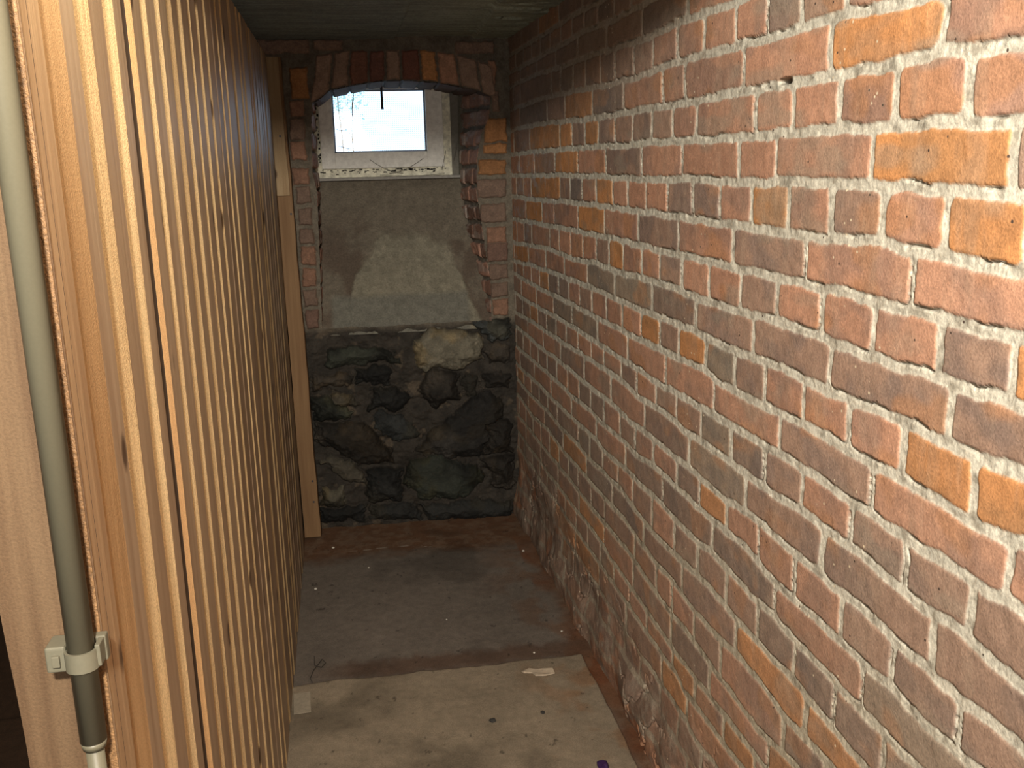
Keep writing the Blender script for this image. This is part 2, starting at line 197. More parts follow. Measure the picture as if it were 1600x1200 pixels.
def cyl(bm, p0, p1, r0, r1=None, n=32, cap=True):
    p0 = Vector(p0); p1 = Vector(p1); r1 = r0 if r1 is None else r1
    q = (p1 - p0).to_track_quat('Z', 'Y')
    a, b = [], []
    for i in range(n):
        t = 2 * math.pi * i / n; d = Vector((math.cos(t), math.sin(t), 0))
        a.append(bm.verts.new(p0 + q @ (d * r0))); b.append(bm.verts.new(p1 + q @ (d * r1)))
    for i in range(n):
        f = bm.faces.new((a[i], a[(i + 1) % n], b[(i + 1) % n], b[i])); f.smooth = True
    if cap:
        bm.faces.new(a[::-1]); bm.faces.new(b)
def done(bm, name, mat, parent=None):
    bm.normal_update()
    me = bpy.data.meshes.new(name); bm.to_mesh(me); bm.free()
    me.materials.append(mat)
    return link(name, me, parent)
def tube_curve(name, pts, r, mat, parent=None, res=2):
    bm = bmesh.new(); n = 6; rings = []
    P = [Vector(p) for p in pts]
    for i, p in enumerate(P):
        d = (P[min(i + 1, len(P) - 1)] - P[max(i - 1, 0)]).normalized()
        q = d.to_track_quat('Z', 'Y')
        rings.append([bm.verts.new(p + q @ Vector((math.cos(2 * math.pi * k / n) * r, math.sin(2 * math.pi * k / n) * r, 0))) for k in range(n)])
    for a, b in zip(rings, rings[1:]):
        for k in range(n):
            bm.faces.new((a[k], a[(k + 1) % n], b[(k + 1) % n], b[k]))
    bm.faces.new(rings[0][::-1]); bm.faces.new(rings[-1])
    return done(bm, name, mat, parent)

# ------------------------------------------------------------------ materials
def new_mat(name):
    m = bpy.data.materials.new(name); m.use_nodes = True
    nt = m.node_tree; b = nt.nodes['Principled BSDF']
    return m, nt, b
def noise(nt, scale, detail=4, rough=0.6, vec=None, stretch=None):
    n = nt.nodes.new('ShaderNodeTexNoise'); n.inputs['Scale'].default_value = scale
    n.inputs['Detail'].default_value = detail; n.inputs['Roughness'].default_value = rough
    tc = nt.nodes.new('ShaderNodeTexCoord')
    out = tc.outputs['Object']
    if stretch:
        mp = nt.nodes.new('ShaderNodeMapping'); mp.inputs['Scale'].default_value = stretch
        nt.links.new(out, mp.inputs['Vector']); out = mp.outputs['Vector']
    nt.links.new(out, n.inputs['Vector'])
    return n
def ramp(nt, src, stops):
    r = nt.nodes.new('ShaderNodeValToRGB')
    el = r.color_ramp.elements
    while len(el) > 1: el.remove(el[-1])
    el[0].position = stops[0][0]; el[0].color = stops[0][1]
    for p, c in stops[1:]:
        e = el.new(p); e.color = c
    nt.links.new(src, r.inputs['Fac'])
    return r
def g(v): return (v, v, v, 1)
def mult(nt, a, b, fac=1.0, mode='MULTIPLY'):
    m = nt.nodes.new('ShaderNodeMix'); m.data_type = 'RGBA'; m.blend_type = mode
    if isinstance(fac, (int, float)): m.inputs[0].default_value = fac
    else: nt.links.new(fac, m.inputs[0])
    for s, k in ((a, 6), (b, 7)):
        if isinstance(s, tuple): m.inputs[k].default_value = s
        else: nt.links.new(s, m.inputs[k])
    return m.outputs[2]
def bump(nt, bsdf, src, dist, strength=1.0, prev=None):
    b = nt.nodes.new('ShaderNodeBump'); b.inputs['Distance'].default_value = dist; b.inputs['Strength'].default_value = strength
    nt.links.new(src, b.inputs['Height'])
    if prev: nt.links.new(prev, b.inputs['Normal'])
    nt.links.new(b.outputs['Normal'], bsdf.inputs['Normal'])
    return b.outputs['Normal']
def masonry_mat(name, fine=260, flecks=True, dist=0.0012, rough=0.92, spec=0.25):
    m, nt, b = new_mat(name)
    at = nt.nodes.new('ShaderNodeAttribute'); at.attribute_name = 'Col'
    n1 = noise(nt, fine, 5, 0.65); n2 = noise(nt, 38, 5, 0.6)
    r1 = ramp(nt, n1.outputs['Fac'], [(0.3, g(0.72)), (0.7, g(1.2))])
    r2 = ramp(nt, n2.outputs['Fac'], [(0.3, g(0.84)), (0.7, g(1.13))])
    c = mult(nt, at.outputs['Color'], r1.outputs['Color'])
    c = mult(nt, c, r2.outputs['Color'])
    if flecks:                                        # lime flecks and small dark pits in the clay
        v = nt.nodes.new('ShaderNodeTexVoronoi'); v.inputs['Scale'].default_value = 55
        tc = nt.nodes.new('ShaderNodeTexCoord'); nt.links.new(tc.outputs['Object'], v.inputs['Vector'])
        sep = nt.nodes.new('ShaderNodeSeparateColor'); nt.links.new(v.outputs['Color'], sep.inputs[0])
        a1 = ramp(nt, v.outputs['Distance'], [(0.0, g(1)), (0.09, g(1)), (0.14, g(0))])
        a2 = ramp(nt, sep.outputs[0], [(0.0, g(1)), (0.13, g(1)), (0.14, g(0))])
        a3 = ramp(nt, sep.outputs[1], [(0.0, g(1)), (0.10, g(1)), (0.11, g(0))])
        c = mult(nt, c, (0.72, 0.62, 0.45, 1), mult(nt, a1.outputs['Color'], a2.outputs['Color']), 'MIX')
        c = mult(nt, c, (0.07, 0.05, 0.04, 1), mult(nt, a1.outputs['Color'], a3.outputs['Color']), 'MIX')
    nt.links.new(c, b.inputs['Base Color'])
    b.inputs['Roughness'].default_value = rough
    b.inputs['Specular IOR Level'].default_value = spec
    pr = bump(nt, b, n2.outputs['Fac'], dist * (2.2 if not flecks else 1.2))
    bump(nt, b, n1.outputs['Fac'], dist, prev=pr)
    return m
def wood_mat(name, base, dark, rough, rawness, spec=0.5, grain=1.0, knots=True, knot_col=(0.06, 0.03, 0.015, 1)):
    m, nt, b = new_mat(name)
    n1 = noise(nt, 60, 4, 0.6, stretch=(1, 1, 0.035))
    n2 = noise(nt, 7, 3, 0.5, stretch=(1, 1, 0.12))
    c = ramp(nt, n1.outputs['Fac'], [(0.35, dark + (1,)), (0.6, base + (1,))]).outputs['Color']
    r2 = ramp(nt, n2.outputs['Fac'], [(0.25, (0.72, 0.66, 0.60, 1)), (0.7, (1.15, 1.15, 1.15, 1))])
    c = mult(nt, c, r2.outputs['Color'])
    n3 = noise(nt, 420, 3, 0.6)
    if rawness > 0:
        r3 = ramp(nt, n3.outputs['Fac'], [(0.35, g(1 - 0.45 * rawness)), (0.6, g(1.0 + 0.1 * rawness))])
        c = mult(nt, c, r3.outputs['Color'])
    if knots:
        v = nt.nodes.new('ShaderNodeTexVoronoi'); v.inputs['Scale'].default_value = 9
        tc = nt.nodes.new('ShaderNodeTexCoord'); mp = nt.nodes.new('ShaderNodeMapping'); mp.inputs['Scale'].default_value = (1, 1, 0.55)
        nt.links.new(tc.outputs['Object'], mp.inputs['Vector']); nt.links.new(mp.outputs['Vector'], v.inputs['Vector'])
        a = ramp(nt, v.outputs['Distance'], [(0.0, g(1)), (0.085, g(0.9)), (0.13, g(0))])
        c = mult(nt, c, knot_col, a.outputs['Color'], 'MIX')
    nt.links.new(c, b.inputs['Base Color'])
    b.inputs['Roughness'].default_value = rough
    b.inputs['Specular IOR Level'].default_value = spec
    pr = bump(nt, b, n1.outputs['Fac'], 0.0008 * grain)
    if rawness > 0: bump(nt, b, n3.outputs['Fac'], 0.0014 * rawness, prev=pr)
    return m
def plain_mat(name, col, rough=0.6, spec=0.5, metal=0.0, nscale=80, namp=0.15, bd=0.0004):
    m, nt, b = new_mat(name)
    n = noise(nt, nscale, 4)
    r = ramp(nt, n.outputs['Fac'], [(0.3, g(1 - namp)), (0.7, g(1 + namp))])
    nt.links.new(mult(nt, col + (1,), r.outputs['Color']), b.inputs['Base Color'])
    b.inputs['Roughness'].default_value = rough; b.inputs['Specular IOR Level'].default_value = spec
    b.inputs['Metallic'].default_value = metal
    if bd: bump(nt, b, n.outputs['Fac'], bd)
    return m

M_BRICK = masonry_mat('brick_and_lime_mortar', dist=0.0009)
M_STONE = masonry_mat('fieldstone_and_plaster', fine=150, flecks=False, dist=0.002, rough=0.8, spec=0.35)
M_FLOOR = masonry_mat('dusty_concrete_floor', fine=300, flecks=False, dist=0.0006, rough=0.85)
M_CEIL = masonry_mat('sooty_board_marked_concrete', fine=120, flecks=False, dist=0.0015, rough=0.95)
M_PLANED = wood_mat('planed_weathered_pine', (0.38, 0.285, 0.195), (0.31, 0.22, 0.145), 0.48, 0.0, 0.5)
M_SAWN = wood_mat('rough_sawn_pine', (0.70, 0.53, 0.30), (0.54, 0.385, 0.21), 0.85, 0.6, 0.2)
M_ORANGE = wood_mat('fresh_orange_pine', (0.74, 0.49, 0.25), (0.64, 0.40, 0.20), 0.8, 0.4, 0.2)
M_EDGE = wood_mat('planed_pine_edge', (0.44, 0.31, 0.185), (0.34, 0.225, 0.13), 0.6, 0.1, 0.4)
M_POST = wood_mat('rough_post_pine', (0.150, 0.098, 0.056), (0.100, 0.060, 0.033), 0.8, 0.35, 0.3, knot_col=(0.55, 0.40, 0.24, 1))
M_POSTDARK = wood_mat('speckled_sawn_pine', (0.30, 0.175, 0.08), (0.19, 0.105, 0.045), 0.6, 1.0, 0.5)
M_STUD = wood_mat('old_stud_pine', (0.25, 0.155, 0.08), (0.19, 0.11, 0.055), 0.75, 0.3, 0.3)
M_DARK = plain_mat('dark_timber', (0.05, 0.03, 0.018), 0.9)
M_PIPE = plain_mat('grey_pvc', (0.115, 0.107, 0.074), 0.45, 0.4, nscale=400, namp=0.04, bd=0)
M_CLIP = plain_mat('light_grey_plastic', (0.125, 0.118, 0.085), 0.5, 0.4, nscale=200, namp=0.05, bd=0)
M_PAINT = plain_mat('old_white_window_paint', (0.86, 0.86, 0.82), 0.55, 0.4, nscale=60, namp=0.14)
M_FLAKE = None

# ------------------------------------------------------------------ brick wall (right)
TONE = {'R': (0.52, 0.285, 0.188), 'O': (0.60, 0.285, 0.115), 'B': (0.37, 0.245, 0.182), 'D': (0.27, 0.205, 0.165), 'G': (0.33, 0.265, 0.20), 'P': (0.34, 0.20, 0.15)}
MORTAR = np.array((0.62, 0.60, 0.51))
def regular_wall():
    ys_f = [0.80]
    while ys_f[-1] < 3.96: ys_f.append(ys_f[-1] * 1.00145)
    ys = np.concatenate([np.arange(-1.9, 0.80, 0.008), np.array(ys_f)])
    zs = np.concatenate([np.arange(-1.56, 0.50, 0.0023), np.arange(0.50, 1.05, 0.012)])
    Y, Z = np.meshgrid(ys, zs, indexing='ij')
    # waviness of edges
    w1 = (fbm(Y * 24, Z * 24, 3, 2) - 0.5) * 0.011
    w2 = (fbm(Y * 120, Z * 120, 9, 3) - 0.5) * 0.0042
    # bed joint heights at each y
    ks = sorted(BEDS)
    mean = {k: float(np.mean([z for _, z in BEDS[k]])) for k in ks}
    lines = {}
    for k in ks:
        a = np.array(BEDS[k]); near = a[:3, 1].mean(); far = a[-3:, 1].mean()
        yy = np.concatenate([[-2.0, a[0, 0] - 0.25], a[:, 0], [a[-1, 0] + 0.3, 4.2]])
        zz = np.concatenate([[mean[k], mean[k] * .7 + near * .3], a[:, 1], [mean[k] * .6 + far * .4, mean[k]]])
        lines[k] = np.interp(ys, yy, zz)
    top = max(lines[ks[0]].max(), 0.42)
    for j, k in enumerate(range(ks[0] - 1, ks[0] - 9, -1)): lines[k] = lines[ks[0]] * 0 + mean[ks[0]] + 0.078 * (j + 1)
    for j, k in enumerate(range(ks[-1] + 1, ks[-1] + 5)): lines[k] = lines[ks[-1]] * 0 + mean[ks[-1]] - 0.078 * (j + 1)
    allk = sorted(lines)
    # enforce ordering
    for a, b in zip(allk, allk[1:]):
        lines[b] = np.minimum(lines[b], lines[a] - 0.045)
    rng = random.Random(5)
    H = {}
    for r in allk[1:]:
        hs = list(HEADS.get(r, []))
        L = 0.1435 if r % 2 == 0 else 0.287
        if not hs: hs = [1.0 + rng.random() * L]
        y = hs[0]
        while y > -2.1:
            y -= L * (0.96 + 0.08 * rng.random()); hs.insert(0, y)
        y = hs[-1]
        while y < 4.2:
            y += L * (0.96 + 0.08 * rng.random()); hs.append(y)
        H[r] = hs
    inside = np.full(Y.shape, -1.0)        # signed distance into the brick
    BID = np.zeros(Y.shape, int)
    bricks = []                            # (row, y0, y1)
    Yw = Y + w1 * 0.7 + w2; Zw = Z + w1 * 0.8 + w2 * 0.9
    for r in allk[1:]:
        zt = lines[r - 1][:, None]; zb = lines[r][:, None]
        m = (Zw <= zt) & (Zw > zb)
        hs = np.array(H[r])
        i0 = np.clip(np.searchsorted(hs, Yw) - 1, 0, len(hs) - 2)
        base = len(bricks)
        for i in range(len(hs) - 1): bricks.append((r, hs[i], hs[i + 1]))
        # mortar half widths differ from joint to joint
        hw = 0.0045 + 0.0038 * hash2(i0, i0 * 0 + r, 21) ; hw2 = 0.0045 + 0.0038 * hash2(i0 + 1, i0 * 0 + r, 21)
        dl = Yw - hs[i0] - hw; dr = hs[i0 + 1] - Yw - hw2
        bt = zt - Zw - 0.0084; bb = Zw - zb - 0.0072
        dy = np.minimum(dl, dr); dz = np.minimum(bt, bb)
        rr = 0.004 + 0.010 * hash2(i0, i0 * 0 + r * 7, 33) ** 2
        d = np.where((dy < rr) & (dz < rr), rr - np.sqrt(np.maximum(rr - dy, 0) ** 2 + np.maximum(rr - dz, 0) ** 2), np.minimum(dy, dz))
        inside = np.where(m, d, inside)
        BID = np.where(m, base + i0, BID)
    # tones
    nb = len(bricks)
    col = np.zeros((nb, 3)); forced = {}
    zc = {}
    for t, y, z in BRICK_TONES:
        j = int(np.argmin(np.abs(ys - y)))
        for r in allk[1:]:
            if lines[r][j] < z <= lines[r - 1][j]:
                for i, (rr_, a, b) in enumerate(bricks):
                    if rr_ == r and a <= y < b: forced[i] = t
    for i, (r, a, b) in enumerate(bricks):
        low = min(max((r - 4) / 12.0, 0), 1)
        pr = {'R': 0.66 - 0.36 * low, 'O': 0.04 + 0.02 * low, 'B': 0.26 + 0.26 * low, 'D': 0.015 + 0.05 * low, 'G': 0.02 + 0.02 * low}
        if r <= 2 and a > 1.9: pr = {'R': 0.12, 'O': 0.02, 'B': 0.55, 'D': 0.26, 'G': 0.05}
        x = rng.random() * sum(pr.values()); t = 'R'
        for kk, vv in pr.items():
            if x < vv: t = kk; break
            x -= vv
        t = forced.get(i, t)
        cc = np.array(TONE[t]) * (0.88 + 0.24 * rng.random())
        j = rng.random() * 0.22
        if t != 'O': cc = cc * (1 - j) + np.array(TONE['B']) * j
        col[i] = cc
    c = col[BID]
    # firing clouds inside a brick: one end darker or more orange
    cl = fbm(Y * 9, Z * 14, 51, 3)
    c = mix(c, c * np.array((0.76, 0.82, 0.90)), sstep(0.50, 0.66, cl) * 0.95)
    c = mix(c, np.broadcast_to(np.array((0.33, 0.285, 0.225)), c.shape), sstep(0.60, 0.75, fbm(Y * 7, Z * 16, 57, 3)) * 0.45)
    c = mix(c, np.broadcast_to(np.array((0.52, 0.25, 0.11)), c.shape), sstep(0.60, 0.72, fbm(Y * 8, Z * 12, 77, 3)) * 0.45)
    # lime haze dragged over the clay
    hz = sstep(0.5, 0.8, fbm(Y * 30, Z * 8, 91, 4))
    c = mix(c, np.broadcast_to(np.array((0.42, 0.32, 0.24)), c.shape), hz * 0.30)
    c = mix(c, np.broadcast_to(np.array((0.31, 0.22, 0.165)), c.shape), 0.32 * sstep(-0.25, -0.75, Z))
    body = sstep(-0.0006, 0.0022, inside)
    mort = MORTAR * (0.78 + 0.44 * fbm(Y * 120, Z * 120, 13, 4))[..., None]
    mort = mix(mort, mort * np.array((0.66, 0.64, 0.62)), sstep(0.55, 0.75, fbm(Y * 45, Z * 60, 15, 3)))
    # the top of the far end is mixed towards brown, the joints are hardly lighter there
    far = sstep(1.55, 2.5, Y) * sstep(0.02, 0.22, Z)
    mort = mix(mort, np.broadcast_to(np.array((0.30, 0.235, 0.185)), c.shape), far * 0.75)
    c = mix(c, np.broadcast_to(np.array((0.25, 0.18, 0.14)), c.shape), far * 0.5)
    # lower third browner mortar
    lowm = sstep(-0.55, -1.1, Z)
    mort = mix(mort, mort * np.array((0.74, 0.69, 0.62)), lowm)
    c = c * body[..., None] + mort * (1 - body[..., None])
    h = 0.0024 * sstep(-0.001, 0.004, inside) + 0.0019 * (fbm(Y * 60, Z * 60, 31, 4) - 0.5) * 2 * (0.25 + 0.75 * (1 - body)) + 0.0015 * fbm(Y * 18, Z * 18, 35, 3)
    # bed mortar smeared proud at the upper edge of the joint, gap under some bricks
    gap = (inside < 0.0012) & (inside > -0.0035)
    under = sstep(0.50, 0.72, fbm(Y * 20, Z * 4, 41, 3))
    zz_up = np.roll(inside, -2, axis=1) > inside          # brick lies above
    gp = (gap & zz_up) * under
    h = h - 0.004 * gp
    c = c * (1 - 0.40 * gp)[..., None]
    # eroded, smeared base of the wall
    er = np.clip(sstep(-1.20, -1.44, Z + 0.05 * (fbm(Y * 5, Z * 5, 61, 3) - 0.5) * 4 - 0.09 * sstep(2.0, 3.2, Y)), 0, 1)
    er = np.maximum(er, sstep(2.6, 3.7, Y) * sstep(-0.95, -1.3, Z) * 0.6)
    lump = fbm(Y * 11, Z * 11, 63, 4)
    h = h * (1 - er) + er * (0.030 * (fbm(Y * 7, Z * 7, 65, 2) - 0.35) + 0.008 * (lump - 0.5) + 0.003 * (fbm(Y * 50, Z * 50, 67, 3) - 0.5))
    dust = mix(np.broadcast_to(np.array((0.20, 0.135, 0.10)), c.shape), np.broadcast_to(np.array((0.29, 0.235, 0.185)), c.shape), sstep(0.45, 0.7, fbm(Y * 24, Z * 24, 69, 4)))
    redp = sstep(0.58, 0.68, fbm(Y * 7, Z * 16, 71, 3))
    dust = mix(dust, np.broadcast_to(np.array((0.34, 0.145, 0.07)), c.shape), redp * 0.7)
    c = mix(c, dust, er * (0.55 + 0.45 * sstep(0.4, 0.6, lump)))
    ck = 0.5 * sstep(0.022, 0.008, np.abs(lump - 0.52)) * er * sstep(0.45, 0.6, fbm(Y * 9, Z * 9, 73, 2))
    h = h - 0.020 * ck
    # base steps slightly out towards the floor
    h = h + 0.018 * sstep(-1.33, -1.48, Z) * er
    # whitish salts near the far corner
    salt = sstep(0.60, 0.72, fbm(Y * 40, Z * 40, 81, 3)) * sstep(2.7, 3.6, Y) * sstep(-0.75, -0.1, Z) * sstep(0.15, -0.05, Z)
    c = mix(c, np.broadcast_to(np.array((0.42, 0.40, 0.42)), c.shape), salt * 0.5)
    # one open hole in a bed joint
    hy, hz_ = HOLE
    hd = np.sqrt(((Y - hy) / 0.022) ** 2 + ((Z - hz_) / 0.0055) ** 2)
    h = h - 0.03 * sstep(1.2, 0.7, hd); c = c * (1 - 0.8 * sstep(1.2, 0.8, hd))[..., None]
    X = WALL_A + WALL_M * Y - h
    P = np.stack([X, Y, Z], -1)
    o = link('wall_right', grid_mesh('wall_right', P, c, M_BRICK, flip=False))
    return tag(o, 'long brick wall of red and brown bricks in grey lime mortar', kind='structure')
regular_wall()

# ------------------------------------------------------------------ plank partition (left)
PK = 0.75 / 0.69
def plank_x(y, z, depth=0.0):
    return -0.2207 - 0.0185 * y - depth
def plank_wall():
    segs = []      # y0, y1, depth0, depth1, material (0 planed, 1 sawn, 2 orange, 3 edge)
    D = 0.008
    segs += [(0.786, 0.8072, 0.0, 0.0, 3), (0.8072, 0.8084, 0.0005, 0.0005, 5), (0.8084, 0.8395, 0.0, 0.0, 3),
             (0.8395, 0.9018, 0.003, 0.0, 4), (0.9018, 0.949, 0.0, 0.0, 0)]
    br = [(0.949, 1.01), (1.067, 1.1221), (1.1698, 1.2241), (1.2885, 1.3197), (1.3842, 1.4239), (1.4958, 1.5343), (1.5964, 1.6313),
          (1.7028, 1.7331), (1.8086, 1.8371), (1.9181, 1.9449), (2.0182, 2.040), (2.1167, 2.1376), (2.2183, 2.2442), (2.3818, 2.4424),
          (2.5833, 2.6186), (2.6776, 2.7156), (2.8626, 2.9061), (2.9485, 3.0001), (3.09, 3.11), (3.20, 3.22), (3.30, 3.32), (3.419, 3.465), (3.56, 3.585)]
    dull = {10, 18, 19, 20, 22}
    for i, (a, b) in enumerate(br):
        nxt = br[i + 1][0] if i + 1 < len(br) else 3.70
        if i == 2:
            segs.append((a, a + 0.033, D, D * (1 - 0.033 / 0.0543), 5)); a += 0.033  # dark strip painted on the bevel for the shadow line beside the board
        segs.append((a, b, D if i != 2 else D * (1 - 0.033 / 0.0543), 0.0, 2 if i == 2 else (0 if i in dull else 1)))
        segs.append((b, nxt, 0.0, 0.0012 if i % 3 else 0.0, 0))
    zs = np.linspace(-1.54, 0.40, 150)
    rows = []; mats = []
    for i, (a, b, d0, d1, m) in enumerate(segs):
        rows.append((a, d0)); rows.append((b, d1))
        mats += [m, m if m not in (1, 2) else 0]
    rr = np.array(rows)
    Y = rr[:, 0][:, None] + 0 * zs[None]; Dp = rr[:, 1][:, None] + 0 * zs[None]
    Zs = 0 * rr[:, 0][:, None] + zs[None]
    # boards are not perfectly straight: edges wander a little along the height
    board = np.repeat(np.arange(len(segs)), 2)[:, None]
    seg_id = np.zeros(len(rows)); k = 0
    wand = (vnoise(Zs * 1.6 + board * 0.0, Y * 2.5, 5) - 0.5) * 0.016 * np.clip(Y - 0.80, 0, 1)
    Y2 = Y + wand
    X = -0.2207 - 0.0185 * Y2 - Dp + (fbm(Zs * 3, Y * 14, 8, 2) - 0.5) * 0.0012
    P = np.stack([X, Y2, Zs], -1)
    me = grid_mesh('wall_left', P, None, M_PLANED, flip=True, smooth=False)
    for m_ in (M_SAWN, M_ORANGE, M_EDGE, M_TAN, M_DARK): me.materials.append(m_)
    nz = len(zs) - 1
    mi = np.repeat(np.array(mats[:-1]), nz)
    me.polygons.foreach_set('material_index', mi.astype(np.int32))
    o = link('wall_left', me)
    # solid back so that the partition has thickness
    bm = bmesh.new()
    vs = []
    for (y, z) in ((0.80, -1.54), (3.70, -1.54), (3.70, 0.40), (0.80, 0.40)):
        vs.append((bm.verts.new((plank_x(y, z, 0.024), y, z)), bm.verts.new((plank_x(y, z, 0.046), y, z))))
    for i in range(4):
        a, b = vs[i], vs[(i + 1) % 4]; bm.faces.new((a[0], b[0], b[1], a[1]))
    bm.faces.new([v[0] for v in vs]); bm.faces.new([v[1] for v in vs][::-1])
    bmesh.ops.recalc_face_normals(bm, faces=bm.faces)
    done(bm, 'plank_backing', M_DARK, o)
    return tag(o, 'partition of upright pine boards with alternating rough and planed strips', kind='structure')
M_TAN = wood_mat('tan_sawn_pine', (0.46, 0.30, 0.155), (0.38, 0.24, 0.12), 0.8, 0.4, 0.2, knots=False)
plank_wall()

# ------------------------------------------------------------------ floor
def floor():
    xs = np.concatenate([np.arange(-1.7, -0.34, 0.03), np.arange(-0.34, 0.80, 0.003), np.arange(0.80, 0.9, 0.03)])
    yf = [1.7]
    while yf[-1] < 4.45: yf.append(yf[-1] + 0.0022 * yf[-1] * 1.0)
    ys = np.concatenate([np.arange(-1.9, 1.7, 0.03), np.array(yf)])
    X, Y = np.meshgrid(xs, ys, indexing='ij')
    n = fbm(X * 5, Y * 5, 101, 5); nf = fbm(X * 30, Y * 30, 105, 4)
    edge = 0.622 + 0.012 * (fbm(X * 0 + 1, Y * 7, 111, 3) - 0.5) * 2 + 0.03 * sstep(2.2, 1.4, Y) * 0
    step = 2.625 + 0.05 * (X + 0.25) * 0.3 + 0.03 * (fbm(X * 9, Y * 0 + 2, 113, 3) - 0.5)
    slab = sstep(edge + 0.003, edge - 0.003, X) * sstep(step + 0.006, step - 0.006, Y)
    far = sstep(edge + 0.03, edge - 0.05, X + 0.08 * (n - 0.5)) * sstep(3.62, 3.50, Y + 0.25 * (n - 0.5)) * (1 - slab)
    base = np.array((0.155, 0.085, 0.050))
    c = np.broadcast_to(base, X.shape + (3,)).copy()
    c = mix(c, np.broadcast_to(np.array((0.24, 0.18, 0.13)), c.shape), sstep(0.4, 0.7, nf) * 0.5)
    c = mix(c, np.broadcast_to(np.array((0.185, 0.165, 0.145)), c.shape) * (0.8 + 0.4 * n)[..., None], far)
    sl = np.array((0.285, 0.245, 0.185)) * (0.75 + 0.5 * fbm(X * 7, Y * 7, 121, 5))[..., None]
    c = mix(c, sl, slab)
    # brick dust on the margin beside the wall
    red = sstep(0.66, 0.60, np.abs(X - 0.64) * 8 + 0.0) * sstep(0.40, 0.60, fbm(X * 5, Y * 4, 131, 4)) * (1 - slab)
    c = mix(c, np.broadcast_to(np.array((0.20, 0.100, 0.055)), c.shape), np.clip(red, 0, 1) * 0.65)
    rd2 = sstep(0.58, 0.70, fbm(X * 6, Y * 6, 133, 4)) * sstep(0.30, 0.6, X)
    c = mix(c, c * np.array((0.95, 0.74, 0.62)), rd2)
    # brown dust band lying along the step
    band = sstep(0.075, 0.02, np.abs(Y - step - 0.055 - 0.05 * (nf - 0.5))) * (1 - slab) * sstep(-0.20, 0.05, X + 0.2 * n)
    c = mix(c, np.broadcast_to(np.array((0.115, 0.068, 0.045)), c.shape), band * 0.75)
    # small dark stains
    st = sstep(0.77, 0.82, fbm(X * 41, Y * 37, 141, 5))
    c = c * (1 - 0.55 * st)[..., None]
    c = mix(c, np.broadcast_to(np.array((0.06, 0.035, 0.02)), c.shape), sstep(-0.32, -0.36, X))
    st2 = sstep(0.60, 0.74, fbm(X * 3.3, Y * 3.3, 145, 4))
    c = c * (1 - 0.30 * st2)[..., None]
    # the fan of pale scratches near the far wall
    sc = sstep(0.004, 0.0015, np.abs(Y - (3.665 - 0.15 * (X + 0.1) + 0.02 * np.sin(X * 14)))) * sstep(-0.14, -0.05, X) * sstep(0.30, 0.2, X)
    c = mix(c, np.broadcast_to(np.array((0.42, 0.38, 0.32)), c.shape), sc * sstep(0.35, 0.55, vnoise(X * 30, Y * 30, 9)) * 0.8)
    h = 0.012 * slab + 0.004 * far + 0.004 * (n - 0.5) + 0.0015 * (nf - 0.5)
    h = h + 0.03 * sstep(0.66, 0.75, X) * (0.4 + fbm(X * 12, Y * 12, 151, 3)) * (Y > 1.0)
    c = c * np.array((0.84, 0.80, 0.77))
    P = np.stack([X, Y, FLOOR_Z - 0.012 + h], -1)
    o = link('floor', grid_mesh('floor', P, c, M_FLOOR, flip=False))
    tag(o, 'dusty worn concrete floor with a raised slab edge and red brick dust', kind='structure')
floor()

# ------------------------------------------------------------------ ceiling
def ceiling():
    xs = np.linspace(-0.62, 0.90, 300); ys = np.linspace(1.12, 4.3, 420)
    X, Y = np.meshgrid(xs, ys, indexing='ij')
    n = fbm(X * 5, Y * 60, 201, 4); m = fbm(X * 3, Y * 4, 205, 3)
    b1 = 0.205 - 0.02 * (Y - 3.0) + 0.006 * (vnoise(Y * 9, X * 0, 3) - .5); b2 = 0.475 + 0.03 * (Y - 3.4)
    lvl = 0.0 + 0.006 * sstep(-0.003, 0.003, X - b1) - 0.010 * sstep(-0.004, 0.004, X - b2) * 1.0
    tear = sstep(0.62, 0.72, fbm(X * 9, Y * 30, 211, 3)) * sstep(0.40, 0.55, X)
    Z = CEIL_Z + lvl + 0.004 * (n - 0.5) + 0.012 * (m - 0.5) + 0.014 * tear
    c = np.array((0.25, 0.30, 0.30)) * (0.6 + 0.8 * n)[..., None] * (0.75 + 0.5 * m)[..., None]
    c = mix(c, c * np.array((1.35, 1.3, 1.1)), sstep(0.1, 0.5, X))
    P = np.stack([X, Y, Z], -1)
    o = link('ceiling', grid_mesh('ceiling', P, c, M_CEIL, flip=True))
    tag(o, 'dark sooty concrete ceiling with rough board marks', kind='structure')
    bm = bmesh.new()
    rough_box(bm, (-0.62, 1.02, 0.405), (0.9, 1.12, 0.70), 0.004)
    rough_box(bm, (-0.62, 1.12, 0.52), (0.9, 4.5, 0.70))
    done(bm, 'ceiling_slab', M_CEIL2, o)
M_CEIL2 = plain_mat('sooty_concrete', (0.08, 0.08, 0.075), 0.95)
ceiling()

# ------------------------------------------------------------------ back wall: brick frame, arch, fieldstone foot, niche
def in_poly(X, Z, poly):
    ins = np.zeros(X.shape, bool)
    n = len(poly)
    for i in range(n):
        x0, z0 = poly[i]; x1, z1 = poly[(i + 1) % n]
        if z0 == z1: continue
        c = ((z0 > Z) != (z1 > Z)) & (X < (x1 - x0) * (Z - z0) / (z1 - z0) + x0)
        ins ^= c
    return ins
def poly_dist(X, Z, poly):
    d = np.full(X.shape, 9.0); n = len(poly)
    for i in range(n):
        a = np.array(poly[i]); b = np.array(poly[(i + 1) % n]); e = b - a
        t = np.clip(((X - a[0]) * e[0] + (Z - a[1]) * e[1]) / (e @ e + 1e-12), 0, 1)
        d = np.minimum(d, np.hypot(X - a[0] - t * e[0], Z - a[1] - t * e[1]))
    return np.where(in_poly(X, Z, poly), d, -d)
NICHE_Z = -0.645
